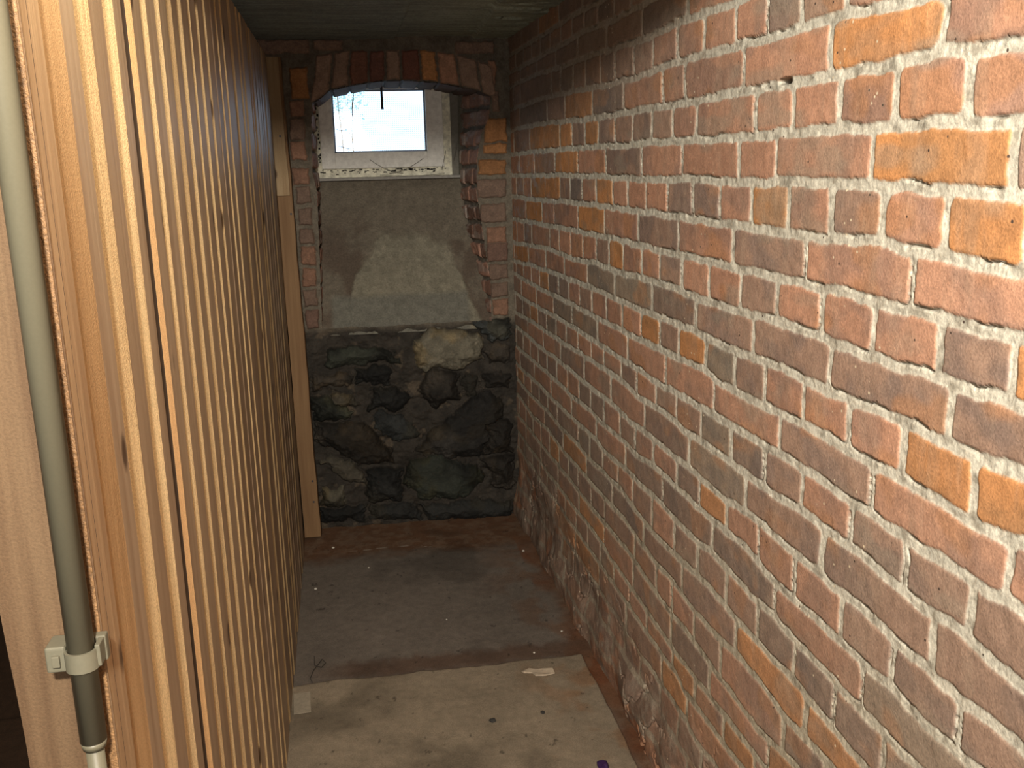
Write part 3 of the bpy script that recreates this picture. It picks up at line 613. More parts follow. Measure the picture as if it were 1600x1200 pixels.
NL = sorted(NICHE_LEFT, key=lambda q: q[1]); NR = sorted(NICHE_RIGHT, key=lambda q: q[1])
def niche_left(z): return np.interp(z, [q[1] for q in NL], [q[0] for q in NL])
def niche_right(z): return np.interp(z, [q[1] for q in NR], [q[0] for q in NR])
def arch_low(x): return np.interp(x, [q[0] for q in ARCH_LOW], [q[1] for q in ARCH_LOW])
def arch_top(x): return np.interp(x, [q[0] for q in ARCH_TOP], [q[1] for q in ARCH_TOP])
STONE_TONE = {'L': (0.26, 0.235, 0.175), 'g': (0.070, 0.078, 0.060), 's': (0.085, 0.095, 0.095), 'b': (0.085, 0.070, 0.055), 'm': (0.12, 0.105, 0.078),
              'd': (0.035, 0.036, 0.034), 'b2': (0.075, 0.068, 0.060), 'g2': (0.050, 0.058, 0.045), 'm2': (0.20, 0.18, 0.13)}
def back_wall():
    xs = np.arange(-0.62, 0.84, 0.0026); zs = np.arange(-1.56, 0.53, 0.0026)
    X, Z = np.meshgrid(xs, zs, indexing='ij')
    w = (fbm(X * 22, Z * 22, 301, 3) - 0.5); w2 = (fbm(X * 90, Z * 90, 303, 3) - 0.5)
    Xw = X + 0.014 * w + 0.007 * w2; Zw = Z + 0.014 * (fbm(X * 22, Z * 22, 305, 3) - 0.5) + 0.006 * w2
    # mortar ground
    c = np.array((0.135, 0.115, 0.088)) * (0.6 + 0.8 * fbm(X * 40, Z * 40, 307, 4))[..., None]
    h = 0.004 * fbm(X * 50, Z * 50, 309, 3)
    def put(d, col, hh, edge=0.006, dark=True):
        nonlocal c, h
        t = sstep(-0.001, 0.003, d)
        cc = np.array(col) * (0.8 + 0.4 * fbm(X * 60, Z * 60, 311, 3))[..., None]
        c = mix(c, cc, t)
        h = np.where(d > -0.001, np.maximum(h, hh * sstep(-0.002, edge, d) + 0.003 * w), h)
    # flat bricks
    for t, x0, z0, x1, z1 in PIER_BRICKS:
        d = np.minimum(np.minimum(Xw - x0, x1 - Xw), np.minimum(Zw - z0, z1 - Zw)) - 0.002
        put(d, np.array(TONE[t]) * (0.62 if z1 > 0.02 else 0.42), 0.012)  # lower bricks coloured darker in place of the lamp's falloff
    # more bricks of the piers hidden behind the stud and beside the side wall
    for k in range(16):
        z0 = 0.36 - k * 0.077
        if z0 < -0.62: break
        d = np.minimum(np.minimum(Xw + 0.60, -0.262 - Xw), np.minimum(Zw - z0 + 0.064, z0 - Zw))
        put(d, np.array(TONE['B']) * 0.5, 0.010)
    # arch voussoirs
    al = arch_low(X); at = arch_top(X)
    jt = np.array(ARCH_JOINTS)
    lean = (X - 0.2) * 0.10 * (Z - 0.32) / 0.1
    Xa = Xw + lean * 0.6
    i0 = np.clip(np.searchsorted(jt, Xa) - 1, 0, len(jt) - 2)
    dy = np.minimum(Xa - jt[i0], jt[i0 + 1] - Xa) - 0.003
    d = np.minimum(dy, np.minimum(at - Zw, Zw - al)) - 0.001
    at_t = [TONE['B'], TONE['B'], (0.26, 0.12, 0.08), (0.22, 0.10, 0.075), TONE['B'], (0.24, 0.10, 0.07), TONE['O'], TONE['R'], TONE['B'], TONE['B']]
    cc = np.array(at_t)[i0] * 0.85 * (0.8 + 0.4 * fbm(X * 60, Z * 60, 313, 3))[..., None]
    t = sstep(-0.001, 0.003, d); c = mix(c, cc, t); h = np.where(d > 0, 0.012 * sstep(0, 0.006, d) + 0.002 * w, h)
    # fieldstones
    ground = sstep(NICHE_Z + 0.02, NICHE_Z - 0.03, Z + 0.03 * w)
    fill = np.array((0.030, 0.025, 0.020)) * (0.4 + 1.2 * fbm(X * 25, Z * 25, 321, 4))[..., None]
    patches = sstep(0.62, 0.72, fbm(X * 14, Z * 14, 323, 4))
    fill = mix(fill, np.broadcast_to(np.array((0.12, 0.09, 0.06)), c.shape), patches * 0.5)
    c = mix(c, fill, ground)
    cell = fbm(X * 11, Z * 15, 325, 4)
    h = h * (1 - ground) + ground * (0.045 * (cell - 0.55))
    Xs = X + 0.055 * w + 0.016 * w2; Zs = Z + 0.055 * (fbm(X * 18, Z * 18, 327, 3) - 0.5) + 0.008 * w2
    for k, (t, poly) in enumerate(STONES):
        d = poly_dist(Xs, Zs, poly)
        hh = 0.055 if t == 'L' else 0.028 + 0.012 * (k % 3)
        dome = hh * np.sqrt(np.clip(d / 0.045, 0, 1)) * (0.8 + 0.4 * fbm(X * 16, Z * 16, 331 + k, 3)) + 0.004 * w2
        tt = sstep(-0.003, 0.004, d)
        tone = np.array(STONE_TONE[t]) * (0.55 if t == 'L' else 0.36) * (0.55 + 0.9 * fbm(X * 20, Z * 20, 351 + k, 4))[..., None]
        tone = mix(tone, tone * np.array((1.3, 1.15, 0.9)), sstep(0.55, 0.7, fbm(X * 9, Z * 9, 361 + k, 3)))
        if t != 'L': tone = tone * (0.35 + 1.1 * sstep(0.35, 0.65, fbm(X * 7, Z * 7, 371, 4)))[..., None]
        c = mix(c, tone, tt)
        h = np.where(d > -0.003, np.maximum(h * 0.4 - 0.01, dome), h)
    # the dark tone at the foot of the wall is set by the stone and fill colours
    opening = (X > niche_left(Z)) & (X < niche_right(Z)) & (Z > NICHE_Z + 0.012 * w) & (Z < arch_low(X))
    Yp = BACK_Y - h + 0.0
    P = np.stack([X, Yp, Z], -1)
    kc = (opening[:-1, :-1] & opening[1:, :-1] & opening[1:, 1:] & opening[:-1, 1:])
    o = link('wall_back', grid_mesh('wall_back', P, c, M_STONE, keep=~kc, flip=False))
    tag(o, 'end wall of dark fieldstones below and a brick arched niche above', kind='structure')
    return o
WB = back_wall()

YW = BACK_Y + 0.36
SILL_Z = -0.044
def niche():
    # right reveal: splayed brick jamb running back to the window
    def jamb(side):
        zs = np.arange(NICHE_Z - 0.01, 0.43, 0.003); ts = np.linspace(0, 1, 120)
        T, Z = np.meshgrid(ts, zs, indexing='ij')
        back_x = 0.445 if side > 0 else -0.152
        fx = niche_right(Z) if side > 0 else niche_left(Z)
        fx = fx + side * 0.004
        X = fx + (back_x + side * 0.0 - fx) * T
        Y = BACK_Y - 0.004 + (YW + 0.04 - BACK_Y) * T
        w = fbm(T * 8, Z * 22, 401, 3) - 0.5
        zz = (Z + 0.02 * w + 0.01) / 0.077
        k = np.floor(zz); fz = (zz - k) * 0.077
        yy = (T * 0.36 + (k % 2) * 0.06 + 0.02 * w) / 0.13; ky = np.floor(yy); fy = (yy - ky) * 0.13
        d = np.minimum(np.minimum(fz, 0.077 - fz) - 0.007, np.minimum(fy, 0.13 - fy) - 0.005)
        t = sstep(-0.001, 0.004, d)
        tone = np.array((0.30, 0.165, 0.12)) * (0.55 + 0.8 * hash2(k, ky, 7))[..., None] * (0.7 + 0.6 * fbm(T * 20, Z * 60, 403, 3))[..., None]
        white = sstep(0.48, 0.66, fbm(T * 5, Z * 30, 405, 4)) * (0.25 + 0.75 * T)
        tone = mix(tone, np.broadcast_to(np.array((0.48, 0.46, 0.42)), tone.shape), white * 0.8)
        mo = np.array((0.16, 0.14, 0.115)) * (0.5 + 0.9 * fbm(T * 30, Z * 80, 407, 3))[..., None]
        c = mo * (1 - t[..., None]) + tone * t[..., None]
        plast = sstep(0.72, 0.80, T + 0.2 * w) * (1 if side > 0 else 0)
        c = mix(c, np.broadcast_to(np.array((0.26, 0.25, 0.21)), c.shape), plast)
        h = (0.013 * sstep(-0.001, 0.008, d) + 0.008 * w) * (1 - plast)
        X = X - side * (h - 0.008)
        P = np.stack([X, Y, Z], -1)
        link('niche_jamb', grid_mesh('niche_jamb', P, c, M_STONE, flip=(side > 0)), WB)
    jamb(1); jamb(-1)
    # arch soffit
    xs = np.linspace(-0.17, 0.58, 200); ts = np.linspace(0, 1, 60)
    X, T = np.meshgrid(xs, ts, indexing='ij')
    w = fbm(X * 14, T * 5, 411, 3) - 0.5
    jt = np.array(ARCH_JOINTS); i0 = np.clip(np.searchsorted(jt, X + 0.01 * w) - 1, 0, len(jt) - 2)
    d = np.minimum(X + 0.01 * w - jt[i0], jt[i0 + 1] - X - 0.01 * w) - 0.004
    t = sstep(-0.001, 0.004, d)
    c = mix(np.broadcast_to(np.array((0.07, 0.06, 0.052)), X.shape + (3,)), np.array((0.12, 0.075, 0.06)) * (0.7 + 0.6 * fbm(X * 30, T * 12, 413, 3))[..., None], t)
    Z = arch_low(X) + 0.004 - 0.008 * t + 0.006 * w
    P = np.stack([X, BACK_Y - 0.006 + T * (YW + 0.04 - BACK_Y), Z], -1)
    link('arch_soffit', grid_mesh('arch_soffit', P, c, M_STONE, flip=False), WB)
    # sloping plastered sill below the window
    xs = np.arange(-0.21, 0.60, 0.004); ts = np.linspace(0, 1, 240)
    X, T = np.meshgrid(xs, ts, indexing='ij')
    z0, z1 = NICHE_Z - 0.03, SILL_Z
    Z = z0 + (z1 - z0) * T
    n = fbm(X * 6, Z * 6, 421, 5); nf = fbm(X * 40, Z * 40, 423, 4)
    c = np.array((0.150, 0.128, 0.098)) * (0.8 + 0.4 * nf)[..., None]
    c = mix(c, np.broadcast_to(np.array((0.105, 0.080, 0.060)), c.shape), sstep(0.45, 0.6, n + 0.45 * (np.abs(X - 0.18) - 0.25)) * sstep(-0.12, -0.35, Z))
    # newer grey render patch: straight top, spreading sides
    half = 0.155 + 0.30 * np.clip(-(Z + 0.27), 0, 1)
    pt = sstep(0.0, 0.02, half - np.abs(X - 0.215) + 0.16 * (n - 0.5)) * sstep(-0.245, -0.30, Z + 0.16 * (n - 0.5) + 0.25 * np.abs(X - 0.18))
    c = mix(c, np.array((0.205, 0.188, 0.142)) * (0.7 + 0.6 * nf)[..., None], pt)
    ptg = sstep(-0.50, -0.53, Z + 0.02 * n) * sstep(0.30, 0.27, np.abs(X - 0.16))
    c = mix(c, np.array((0.155, 0.150, 0.125)) * (0.85 + 0.3 * nf)[..., None], ptg)
    h = 0.006 * pt + 0.008 * (n - 0.5) + 0.003 * (nf - 0.5) * (0.4 + pt)
    P = np.stack([X, BACK_Y + 0.005 + (YW - 0.01 - BACK_Y) * T - h, Z], -1)
    link('niche_sill', grid_mesh('niche_sill', P, c, M_STONE, flip=False), WB)
    # flat ledge strip just under the window, its front edge catching the daylight
    bm = bmesh.new()
    rough_box(bm, (-0.175, YW - 0.045, SILL_Z - 0.012), (0.47, YW + 0.05, SILL_Z), 0.003, 2)
    done(bm, 'sill_ledge', M_LEDGE, WB)
M_LEDGE = plain_mat('grey_cement_ledge', (0.30, 0.29, 0.27), 0.8)
niche()

# ------------------------------------------------------------------ window
def window():
    wx0, wx1, wz0, wz1 = -0.165, 0.428, SILL_Z, 0.44
    w = link('window_1', None)
    tag(w, 'small white painted basement window with one clouded pane', kind='structure')
    def frame(name, x0, x1, z0, z1, b, y0, y1, mat, jag=0.0, seed=1):
        bm = bmesh.new(); bl, br, bb, bt = b
        rough_box(bm, (x0, y0, z0), (x0 + bl, y1, z1), 0.002, 2)
        rough_box(bm, (x1 - br, y0, z0), (x1, y1, z1), 0.002, 2)
        rough_box(bm, (x0 + bl, y0, z0), (x1 - br, y1, z0 + bb), 0.002, 2)
        rough_box(bm, (x0 + bl, y0, z1 - bt), (x1 - br, y1, z1), 0.002, 2)
        return done(bm, name, mat, w)
    bm = bmesh.new()
    rough_box(bm, (-0.30, YW + 0.002, -0.10), (wx0 + 0.001, YW + 0.075, 0.50)); rough_box(bm, (wx1 - 0.001, YW + 0.002, -0.10), (0.62, YW + 0.075, 0.50)); rough_box(bm, (wx0, YW + 0.002, wz1 - 0.001), (wx1, YW + 0.075, 0.50))
    done(bm, 'render_infill', M_LEDGE2, w)
    frame('window_frame', wx0, wx1, wz0, wz1, (0.034, 0.040, 0.042, 0.06), YW - 0.004, YW + 0.06, M_FRAMEOLD)
    gx0, gz0, gx1, gz1 = -0.077, 0.0607, 0.3198, 0.3206
    fx0, fz0, fx1, fz1 = -0.134, -0.006, 0.3925, 0.385
    s = frame('sash', fx0, fx1, fz0, fz1, (gx0 - fx0, fx1 - gx1, gz0 - fz0, fz1 - gz1), YW - 0.022, YW + 0.028, M_PAINT)
    bm = bmesh.new(); e = 0.006
    for lo, hi in (((gx0, YW + 0.004, gz0), (gx0 + e, YW + 0.02, gz1)), ((gx1 - e, YW + 0.004, gz0), (gx1, YW + 0.02, gz1)),
                   ((gx0, YW + 0.004, gz0), (gx1, YW + 0.02, gz0 + e)), ((gx0, YW + 0.004, gz1 - e), (gx1, YW + 0.02, gz1))):
        rough_box(bm, lo, hi)
    done(bm, 'glazing_seal', M_SEAL, s)
    bm = bmesh.new(); rough_box(bm, (gx0, YW + 0.010, gz0), (gx1, YW + 0.014, gz1))
    done(bm, 'window_pane', M_GLASS, s)
    # woven fly screen outside the pane
    bm = bmesh.new()
    x = gx0
    while x < gx1:
        rough_box(bm, (x - 0.0004, YW + 0.0262, gz0), (x + 0.0004, YW + 0.0268, gz1)); x += 0.0085
    z = gz0
    while z < gz1:
        rough_box(bm, (gx0, YW + 0.0254, z - 0.0004), (gx1, YW + 0.026, z + 0.0004)); z += 0.0085
    tag(done(bm, 'fly_screen', M_DULL, w), None)
    # paint flakes and dirt in the joint round the sash
    rng = random.Random(3)
    bm = bmesh.new()
    for k in range(90):
        x = rng.uniform(-0.14, 0.40); z = -0.010 - abs(rng.gauss(0, 0.008)); s_ = rng.uniform(0.0015, 0.007)
        rough_box(bm, (x - s_, YW - 0.009, z - s_ * 0.35), (x + s_, YW - 0.004, z + s_ * 0.35), 0.001)
    for k in range(26):
        z = rng.uniform(0.0, 0.33); s_ = rng.uniform(0.002, 0.006)
        x = -0.142 + rng.uniform(-0.004, 0.004)
        rough_box(bm, (x - s_ * 0.6, YW - 0.009, z - s_), (x + s_ * 0.6, YW - 0.004, z + s_), 0.001)
    tag(done(bm, 'dirt_crumbs', M_SOOT, w), 'black crumbs of dirt in the joint under the sash', kind='stuff')
M_LEDGE2 = plain_mat('grey_render', (0.20, 0.19, 0.165), 0.85)
M_FRAMEOLD = plain_mat('flaking_cream_paint', (0.78, 0.76, 0.62), 0.6, 0.3, nscale=45, namp=0.35)
M_SEAL = plain_mat('blue_grey_seal', (0.10, 0.13, 0.20), 0.4)
M_SOOT = plain_mat('black_dirt', (0.03, 0.028, 0.025), 0.9)
M_DULL = plain_mat('galvanised_wire', (0.35, 0.38, 0.42), 0.5, metal=0.4)
M_GLASS, _nt, _b = new_mat('window_glass')
_b.inputs['Base Color'].default_value = (0.92, 0.97, 1, 1); _b.inputs['Roughness'].default_value = 0.02
_b.inputs['Transmission Weight'].default_value = 1.0; _b.inputs['IOR'].default_value = 1.45
window()

# window well outside: soil bank and leafy shrub seen through the pane
def outside():
    m, nt, b = new_mat('pale_outdoor_render')
    b.inputs['Base Color'].default_value = (0.8, 0.8, 0.78, 1)
    rng = random.Random(9)
    t = thing('leafy_shrub', (-0.25, 5.05, 0.30), 'pale leafy shrub seen through the left half of the window pane', 'plant')
    ml, ntl, bl = new_mat('thin_green_leaf')
    bl.inputs['Base Color'].default_value = (0.30, 0.52, 0.34, 1); bl.inputs['Roughness'].default_value = 0.6
    bl.inputs['Transmission Weight'].default_value = 0.0
    tr = ntl.nodes.new('ShaderNodeBsdfTranslucent'); tr.inputs['Color'].default_value = (0.70, 0.95, 0.90, 1)
    mx = ntl.nodes.new('ShaderNodeMixShader'); mx.inputs[0].default_value = 0.6
    out = ntl.nodes['Material Output']
    ntl.links.new(bl.outputs[0], mx.inputs[1]); ntl.links.new(tr.outputs[0], mx.inputs[2]); ntl.links.new(mx.outputs[0], out.inputs['Surface'])
    bm = bmesh.new()
    for k in range(620):
        c = Vector((rng.gauss(0.17, 0.10), rng.uniform(-0.15, 0.25), rng.gauss(0.07, 0.075)))
        if c.x > 0.36 and rng.random() < 0.9: continue
        u = Vector((rng.uniform(-1, 1), rng.uniform(-0.6, 0.6), rng.uniform(-1, 1))).normalized()
        v = u.cross(Vector((rng.uniform(-1, 1), rng.uniform(-1, 1), rng.uniform(-1, 1))).normalized()).normalized()
        L = rng.uniform(0.005, 0.012); W_ = L * 0.42
        nrm = u.cross(v) * (L * 0.12)
        pts = [c - u * L, c - u * L * 0.3 + v * W_, c + u * L * 0.4 + v * W_ * 0.8, c + u * L, c + u * L * 0.4 - v * W_ * 0.8, c - u * L * 0.3 - v * W_]
        mid = bm.verts.new(c + nrm)
        vs = [bm.verts.new(p) for p in pts]
        for i in range(6): bm.faces.new((vs[i], vs[(i + 1) % 6], mid))
    lf = done(bm, 'leaves', ml, t); lf['kind'] = 'stuff'
    for k in range(3):
        pts = [(0.16 + 0.05 * k, 0.05, -0.36), (0.15 + 0.05 * k, 0.06, -0.15), (0.12 + 0.07 * k, 0.05, 0.0), (0.10 + 0.09 * k, 0.04, 0.12)]
        tube_curve('stem', pts, 0.003, M_STUD, t)
    # ground outside, level with the sill
    bm = bmesh.new(); rough_box(bm, (-1.8, YW + 0.30, -0.30), (2.4, 7.5, -0.06), 0.01)
    o = done(bm, 'trim_1', m); tag(o, 'pale ground outside the basement window', kind='structure')
outside()

# rod hanging in front of the window
def rod():
    t = thing('iron_rod', (0.134, BACK_Y + 0.30, 0.24), 'short dark iron rod hanging from the arch before the window pane', 'rod')
    bm = bmesh.new(); cyl(bm, (0, 0, 0), (0.0006, 0, 0.19), 0.0052, 0.0052, 16)
    done(bm, 'shaft', M_IRON, t)
    bm = bmesh.new(); cyl(bm, (0, 0, -0.004), (0, 0, 0.004), 0.0062, 0.0062, 16)
    done(bm, 'tip', M_IRON, t)
M_IRON = plain_mat('dark_iron', (0.05, 0.05, 0.06), 0.6, metal=0.5)
rod()

# ------------------------------------------------------------------ timber stud at the far end of the partition
def stud():
    t = thing('timber_stud', (-0.262, 3.80, -1.5), 'upright sawn pine stud at the far end of the partition, before the end wall', 'stud')
    zs = np.linspace(0, 1.905, 160)
    def bar(name, x0f, x1f, y0, y1, za, zb, mat):
        n = 120; z = np.linspace(za, zb, n)
        bm = bmesh.new(); rings = []
        for i, q in enumerate(z):
            a = x0f(q); b = x1f(q); r = 0.0015
            wv = 0.0012 * math.sin(q * 9 + 1) + 0.0008 * math.sin(q * 31)
            ring = [(a + wv, y0), (b - r + wv, y0), (b + wv, y0 + r), (b + wv, y1), (a + wv, y1)]
            rings.append([bm.verts.new((p[0], p[1], q)) for p in ring])
        for A, B in zip(rings, rings[1:]):
            for k in range(5): bm.faces.new((A[k], A[(k + 1) % 5], B[(k + 1) % 5], B[k]))
        bm.faces.new(rings[0][::-1]); bm.faces.new(rings[-1])
        return done(bm, name, mat, t)
    # local x from the traced edges (leans with the partition)
    L = lambda q: -0.300 + 0.262 + 0.006 * (1 - q / 1.905)
    def Rr(q): return (-0.246 + 0.262) + 0.019 * (1 - q / 1.905)
    bar('post', L, Rr, 0.0, 0.055, 0.0, 1.905, M_STUD)
    # lighter cover lath nailed on its upper half
    bar('cover_lath', lambda q: L(q) + 0.001, lambda q: Rr(q) - 0.008, -0.010, -0.0005, 1.40, 1.905, M_LATH)
    for x, z in ((0.016, 0.155), (0.017, 0.245), (0.012, 1.33), (-0.006, 1.62)):
        bm = bmesh.new(); cyl(bm, (x, -0.0015 if z < 1.4 else -0.0125, z), (x, 0.002 if z < 1.4 else -0.009, z), 0.0042, 0.0042, 14)
        done(bm, 'nail_head', M_IRON, t)
M_LATH = wood_mat('pale_pine_lath', (0.40, 0.30, 0.18), (0.30, 0.205, 0.11), 0.7, 0.3, 0.3)
stud()

# ------------------------------------------------------------------ near door post with the conduit
def near_post():
    bm = bmesh.new()
    x0, x1, y0 = -0.309, -0.2353, 0.786
    n = 90; rings = []
    for i in range(n):
        z = -1.5 + 1.9 * i / (n - 1)
        a = x0 - 0.003 + 0.016 * max(0, -(z + 0.34)) + 0.0012 * math.sin(z * 23); b = plank_x(y0, z) + 0.0004
        rings.append([bm.verts.new(p) for p in ((a, y0, z), (b - 0.001, y0, z), (b, y0 + 0.001, z), (b - 0.012, y0 + 0.05, z), (a, y0 + 0.05, z))])
    for A, B in zip(rings, rings[1:]):
        for k in range(5): bm.faces.new((A[k], A[(k + 1) % 5], B[(k + 1) % 5], B[k]))
    bm.faces.new(rings[0][::-1]); bm.faces.new(rings[-1])
    o = done(bm, 'trim_2', M_POST)
    tag(o, 'rough sawn door post at the near end of the plank partition', kind='structure')
    # speckled rough-sawn margin along its inner edge
    bm = bmesh.new(); rings = []
    for i in range(n):
        z = -1.5 + 1.9 * i / (n - 1)
        b = plank_x(y0, z)
        rings.append([bm.verts.new(p) for p in ((b - 0.012, y0 - 0.0012, z), (b - 0.0006, y0 - 0.0012, z), (b - 0.0006, y0 - 0.0001, z), (b - 0.012, y0 - 0.0001, z))])
    for A, B in zip(rings, rings[1:]):
        for k in range(4): bm.faces.new((A[k], A[(k + 1) % 4], B[(k + 1) % 4], B[k]))
    bm.faces.new(rings[0][::-1]); bm.faces.new(rings[-1])
    done(bm, 'sawn_margin', M_POSTDARK, o)
near_post()

def conduit():
    t = thing('conduit_pipe', (-0.2465, 0.764, -1.5), 'grey plastic conduit pipe clipped to the near post left of the plank partition', 'pipe')
    L = lambda z: Vector((0, 0, z + 1.5))
    bm = bmesh.new(); cyl(bm, L(-0.467), L(0.95), 0.0107, n=48)
    # bevelled mouth of the wider tube
    cyl(bm, L(-0.474), L(-0.467), 0.0094, 0.0107, n=48)
    done(bm, 'upper_tube', M_PIPE, t)
    bm = bmesh.new(); cyl(bm, L(-1.49), L(-0.469), 0.0074, n=40)
    done(bm, 'lower_tube', M_PIPE, t)
    c0 = c = thing('pipe_clip', (-0.2465, 0.764, -0.390), 'grey plastic clip holding the conduit to the near post', 'clip')
    bm = bmesh.new()      # block screwed to the post beside the tube
    rough_box(bm, (-0.033, -0.004, -0.013), (-0.0135, 0.0245, 0.014), 0.003, 3)
    rough_box(bm, (-0.0145, 0.0130, -0.013), (0.020, 0.0245, 0.014), 0.002, 2)
    done(bm, 'base_block', M_CLIP, c)
    bm = bmesh.new(); n = 40; r0, r1 = 0.0131, 0.0158; A = []
    for i in range(n + 1):
        a = math.pi * (1.02 + 1.0 * i / n)      # front half, from left to right
        d = Vector((math.cos(a), math.sin(a), 0))
        A.append([bm.verts.new(d * r0 + Vector((0, 0, -0.011))), bm.verts.new(d * r1 + Vector((0, 0, -0.011))), bm.verts.new(d * r1 + Vector((0, 0, 0.009))), bm.verts.new(d * r0 + Vector((0, 0, 0.009)))])
    for P, Q in zip(A, A[1:]):
        for k in range(4):
            bm.faces.new((P[k], Q[k], Q[(k + 1) % 4], P[(k + 1) % 4]))
    bm.faces.new(A[0]); bm.faces.new(A[-1][::-1])
    bmesh.ops.recalc_face_normals(bm, faces=bm.faces)
    done(bm, 'clip_band', M_CLIP, c)
    bm = bmesh.new(); rough_box(bm, (0.0135, -0.004, -0.010), (0.0185, 0.014, 0.013), 0.0012, 2)
    done(bm, 'latch', M_CLIP, c)
    bm = bmesh.new(); rough_box(bm, (-0.0265, -0.0075, -0.006), (-0.0190, -0.0035, 0.006), 0.001, 2)
    done(bm, 'lug', M_CLIP, c)
    c0.scale = (0.845, 0.845, 0.845)
conduit()

# ------------------------------------------------------------------ small things on the floor
def litter():
    t = random.Random(12)
    fz = FLOOR_Z + 0.002
    # torn paper
    bm = bmesh.new()
    out = [(-0.055, 0.012), (-0.030, 0.020), (-0.008, 0.010), (0.012, 0.014), (0.040, 0.006), (0.042, -0.018), (0.010, -0.026), (-0.018, -0.020), (-0.024, -0.004), (-0.050, 0.002)]
    lo = [bm.verts.new((x, y, 0.0012)) for x, y in out]; hi = [bm.verts.new((x, y, 0.0030 + 0.004 * abs(math.sin(i * 1.9)))) for i, (x, y) in enumerate(out)]
    for i in range(len(out)): j = (i + 1) % len(out); bm.faces.new((lo[i], lo[j], hi[j], hi[i]))
    bm.faces.new(hi); bm.faces.new(lo[::-1])
    o = done(bm, 'paper_scrap', plain_mat('dirty_paper', (0.44, 0.36, 0.27), 0.8)); o.location = (0.464, 2.548, fz)
    tag(o, 'torn scrap of pale paper lying on the floor near the slab edge', 'paper')
    bm = bmesh.new(); rough_box(bm, (-0.024, -0.055, 0), (0.024, 0.055, 0.0016), 0.0004)
    o = done(bm, 'tape_piece', plain_mat('dusty_tape', (0.30, 0.26, 0.20), 0.6)); o.location = (-0.238, 2.52, fz); o.rotation_euler.z = 0.06
    tag(o, 'pale square of tape stuck on the floor against the plank partition', 'tape')
    def pebble(name, loc, r, mat, label, cat, group=None, sq=0.6):
        bm = bmesh.new(); bmesh.ops.create_icosphere(bm, subdivisions=2, radius=r)
        for v in bm.verts:
            v.co *= 1 + t.uniform(-0.22, 0.22); v.co.z = max(v.co.z * sq, -r * 0.3)
        for f in bm.faces: f.smooth = False
        o = done(bm, name, mat); o.location = (loc[0], loc[1], loc[2] + r * 0.3)
        tag(o, label, cat, group); return o
    pebble('dark_lump', (0.287, 2.321, fz), 0.009, M_SOOT, 'black crumb of dirt lying in the middle of the near floor slab', 'dirt')
    pebble('dark_lump', (0.430, 2.333, fz), 0.007, M_SOOT, 'black crumb of dirt between the middle crumb and the paper scrap', 'dirt')
    pebble('purple_lump', (0.533, 2.066, fz), 0.016, plain_mat('dark_purple', (0.035, 0.012, 0.07), 0.5), 'dark purple lump on the floor at the near edge of the view', 'lump')
    chip = plain_mat('pale_plaster_chip', (0.60, 0.57, 0.50), 0.8)
    spots = [(-0.175, 3.68, 0.0055, 'pale plaster chip on the floor at the foot of the timber stud'),
             (-0.23, 3.30, 0.0055, 'pale plaster chip on the floor close against the far part of the plank partition'),
             (-0.035, 3.45, 0.0035, 'tiny pale chip on the floor just before the pale scratches'),
             (0.575, 3.48, 0.0055, 'pale plaster chip on the floor near the far right corner'),
             (0.585, 2.80, 0.0035, 'tiny pale chip on the red dust beside the brick wall beyond the slab'),
             (0.22, 2.96, 0.003, 'tiny pale chip alone on the middle of the grey floor beyond the slab'),
             (0.47, 2.68, 0.0035, 'tiny pale chip in the brown dust just beyond the paper scrap'),
             (0.560, 2.53, 0.004, 'tiny pale chip on the corner of the near slab right of the paper scrap')]
    for x, y, r, lab in spots:
        pebble('plaster_chip', (x, y, fz - 0.008), r, chip, lab, 'chip', 'plaster chips on the floor')
    # bent hair-thin wire by the partition
    pts = [(-0.215, 2.79), (-0.212, 2.73), (-0.190, 2.715), (-0.178, 2.74), (-0.19, 2.765), (-0.214, 2.70), (-0.222, 2.655), (-0.214, 2.63)]
    pp = [(x, y, FLOOR_Z + 0.001) for x, y in pts]
    o = tube_curve('wire_piece', pp, 0.0009, M_SOOT)
    tag(o, 'thin bent black wire on the floor beside the plank partition', 'wire')
litter()

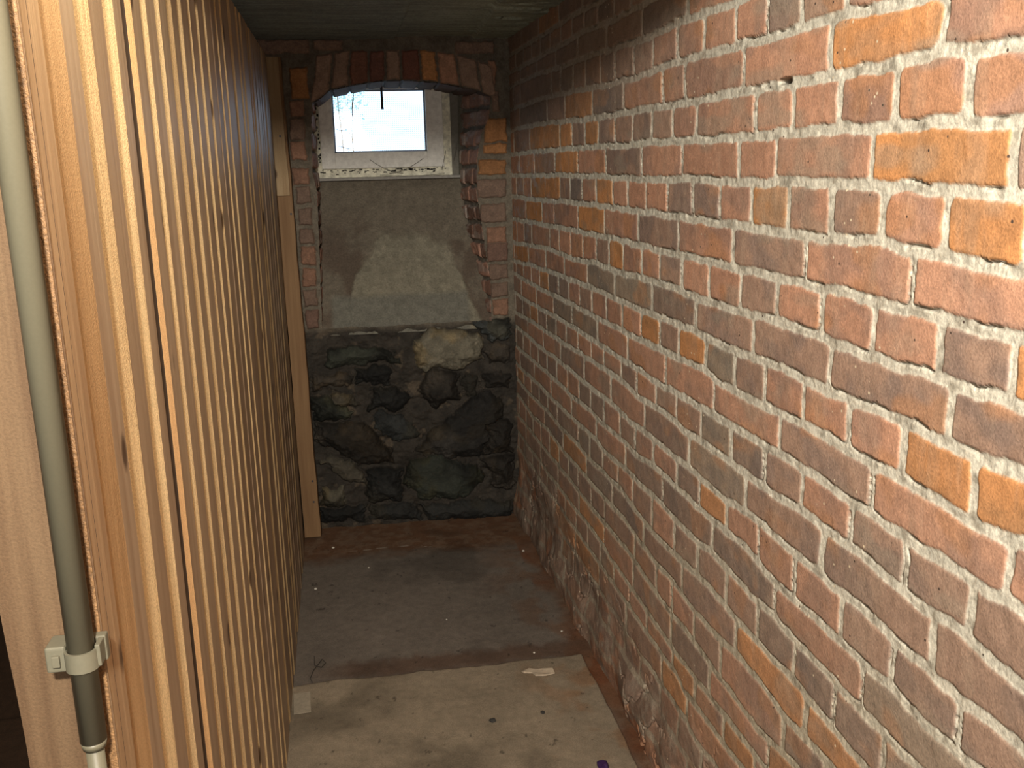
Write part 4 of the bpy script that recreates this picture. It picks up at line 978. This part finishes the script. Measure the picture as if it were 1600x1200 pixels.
# ------------------------------------------------------------------ cobweb threads in the niche
def cobwebs():
    m, nt, b = new_mat('cobweb'); b.inputs['Base Color'].default_value = (0.16, 0.15, 0.13, 1); b.inputs['Roughness'].default_value = 0.9
    rng = random.Random(4)
    t = thing('cobweb', (0.13, YW - 0.03, 0.0), 'dusty cobweb threads over the lower sash and right jamb of the window', 'cobweb')
    def th(a, b, sag, r):
        pts = []
        for i in range(9):
            u = i / 8; p = Vector(a).lerp(Vector(b), u); p.z -= sag * 4 * u * (1 - u); pts.append(p)
        return pts, r
    bm_all = []
    segs = [((-0.06, 0, 0.03), (0.08, 0, -0.03), 0.012), ((0.02, 0, -0.03), (0.17, 0, 0.03), 0.012), ((-0.02, -0.01, -0.035), (0.26, -0.01, -0.035), 0.008), ((0.27, 0, 0.06), (0.25, 0, -0.02), 0.0), ((0.32, -0.02, 0.10), (0.30, -0.02, 0.02), 0.006),
            ((0.34, -0.05, 0.16), (0.40, -0.25, 0.12), 0.010), ((0.33, -0.05, 0.24), (0.41, -0.26, 0.22), 0.010), ((0.31, -0.03, 0.075), (0.42, -0.25, 0.05), 0.010), ((-0.20, -0.006, 0.16), (-0.15, -0.006, 0.157), 0.004), ((-0.19, -0.006, 0.09), (-0.14, -0.006, 0.075), 0.0)]
    for a, b_, s in segs:
        pts, _ = th(a, b_, s, 0)
        tube_curve('thread', pts, 0.0011, m, t)
cobwebs()

# ------------------------------------------------------------------ the rest of the room the camera stands in
def surroundings():
    mat = plain_mat('dim_plaster', (0.30, 0.22, 0.16), 0.9)
    def slab(name, lo, hi, label, m=mat):
        bm = bmesh.new(); rough_box(bm, lo, hi); o = done(bm, name, m); return tag(o, label, kind='structure')
    slab('wall_front', (-1.75, -1.98, -1.56), (0.95, -1.88, 1.06), 'plastered wall behind the viewer')
    slab('wall_side', (-1.75, -1.88, -1.56), (-1.65, 4.45, 1.06), 'dark side wall beyond the door post', M_DARK)
    slab('wall_upper', (-1.65, 1.02, 0.705), (0.90, 1.12, 1.06), 'wall above the passage entrance')
    slab('ceiling', (-1.75, -1.98, 1.06), (0.95, 1.12, 1.14), 'ceiling of the room the viewer stands in')
    slab('wall_end', (-1.65, 4.36, -1.56), (-0.62, 4.45, 0.72), 'dark wall closing the space behind the partition', M_DARK)
    slab('ceiling', (-1.65, 1.12, 0.52), (-0.625, 4.45, 0.70), 'low ceiling behind the plank partition', M_DARK)
    slab('trim_3', (-0.62, BACK_Y + 0.02, -1.56), (-0.176, YW + 0.08, 0.52), 'masonry left of the niche')
    slab('trim_4', (0.60, BACK_Y + 0.02, -1.56), (0.90, YW + 0.06, 0.52), 'masonry right of the niche')
    slab('trim_5', (-0.176, BACK_Y + 0.42, -1.56), (0.60, YW + 0.06, SILL_Z - 0.013), 'masonry under the window')
    slab('trim_6', (-0.176, BACK_Y + 0.02, 0.415), (0.60, YW + 0.06, 0.52), 'masonry over the arch')
surroundings()
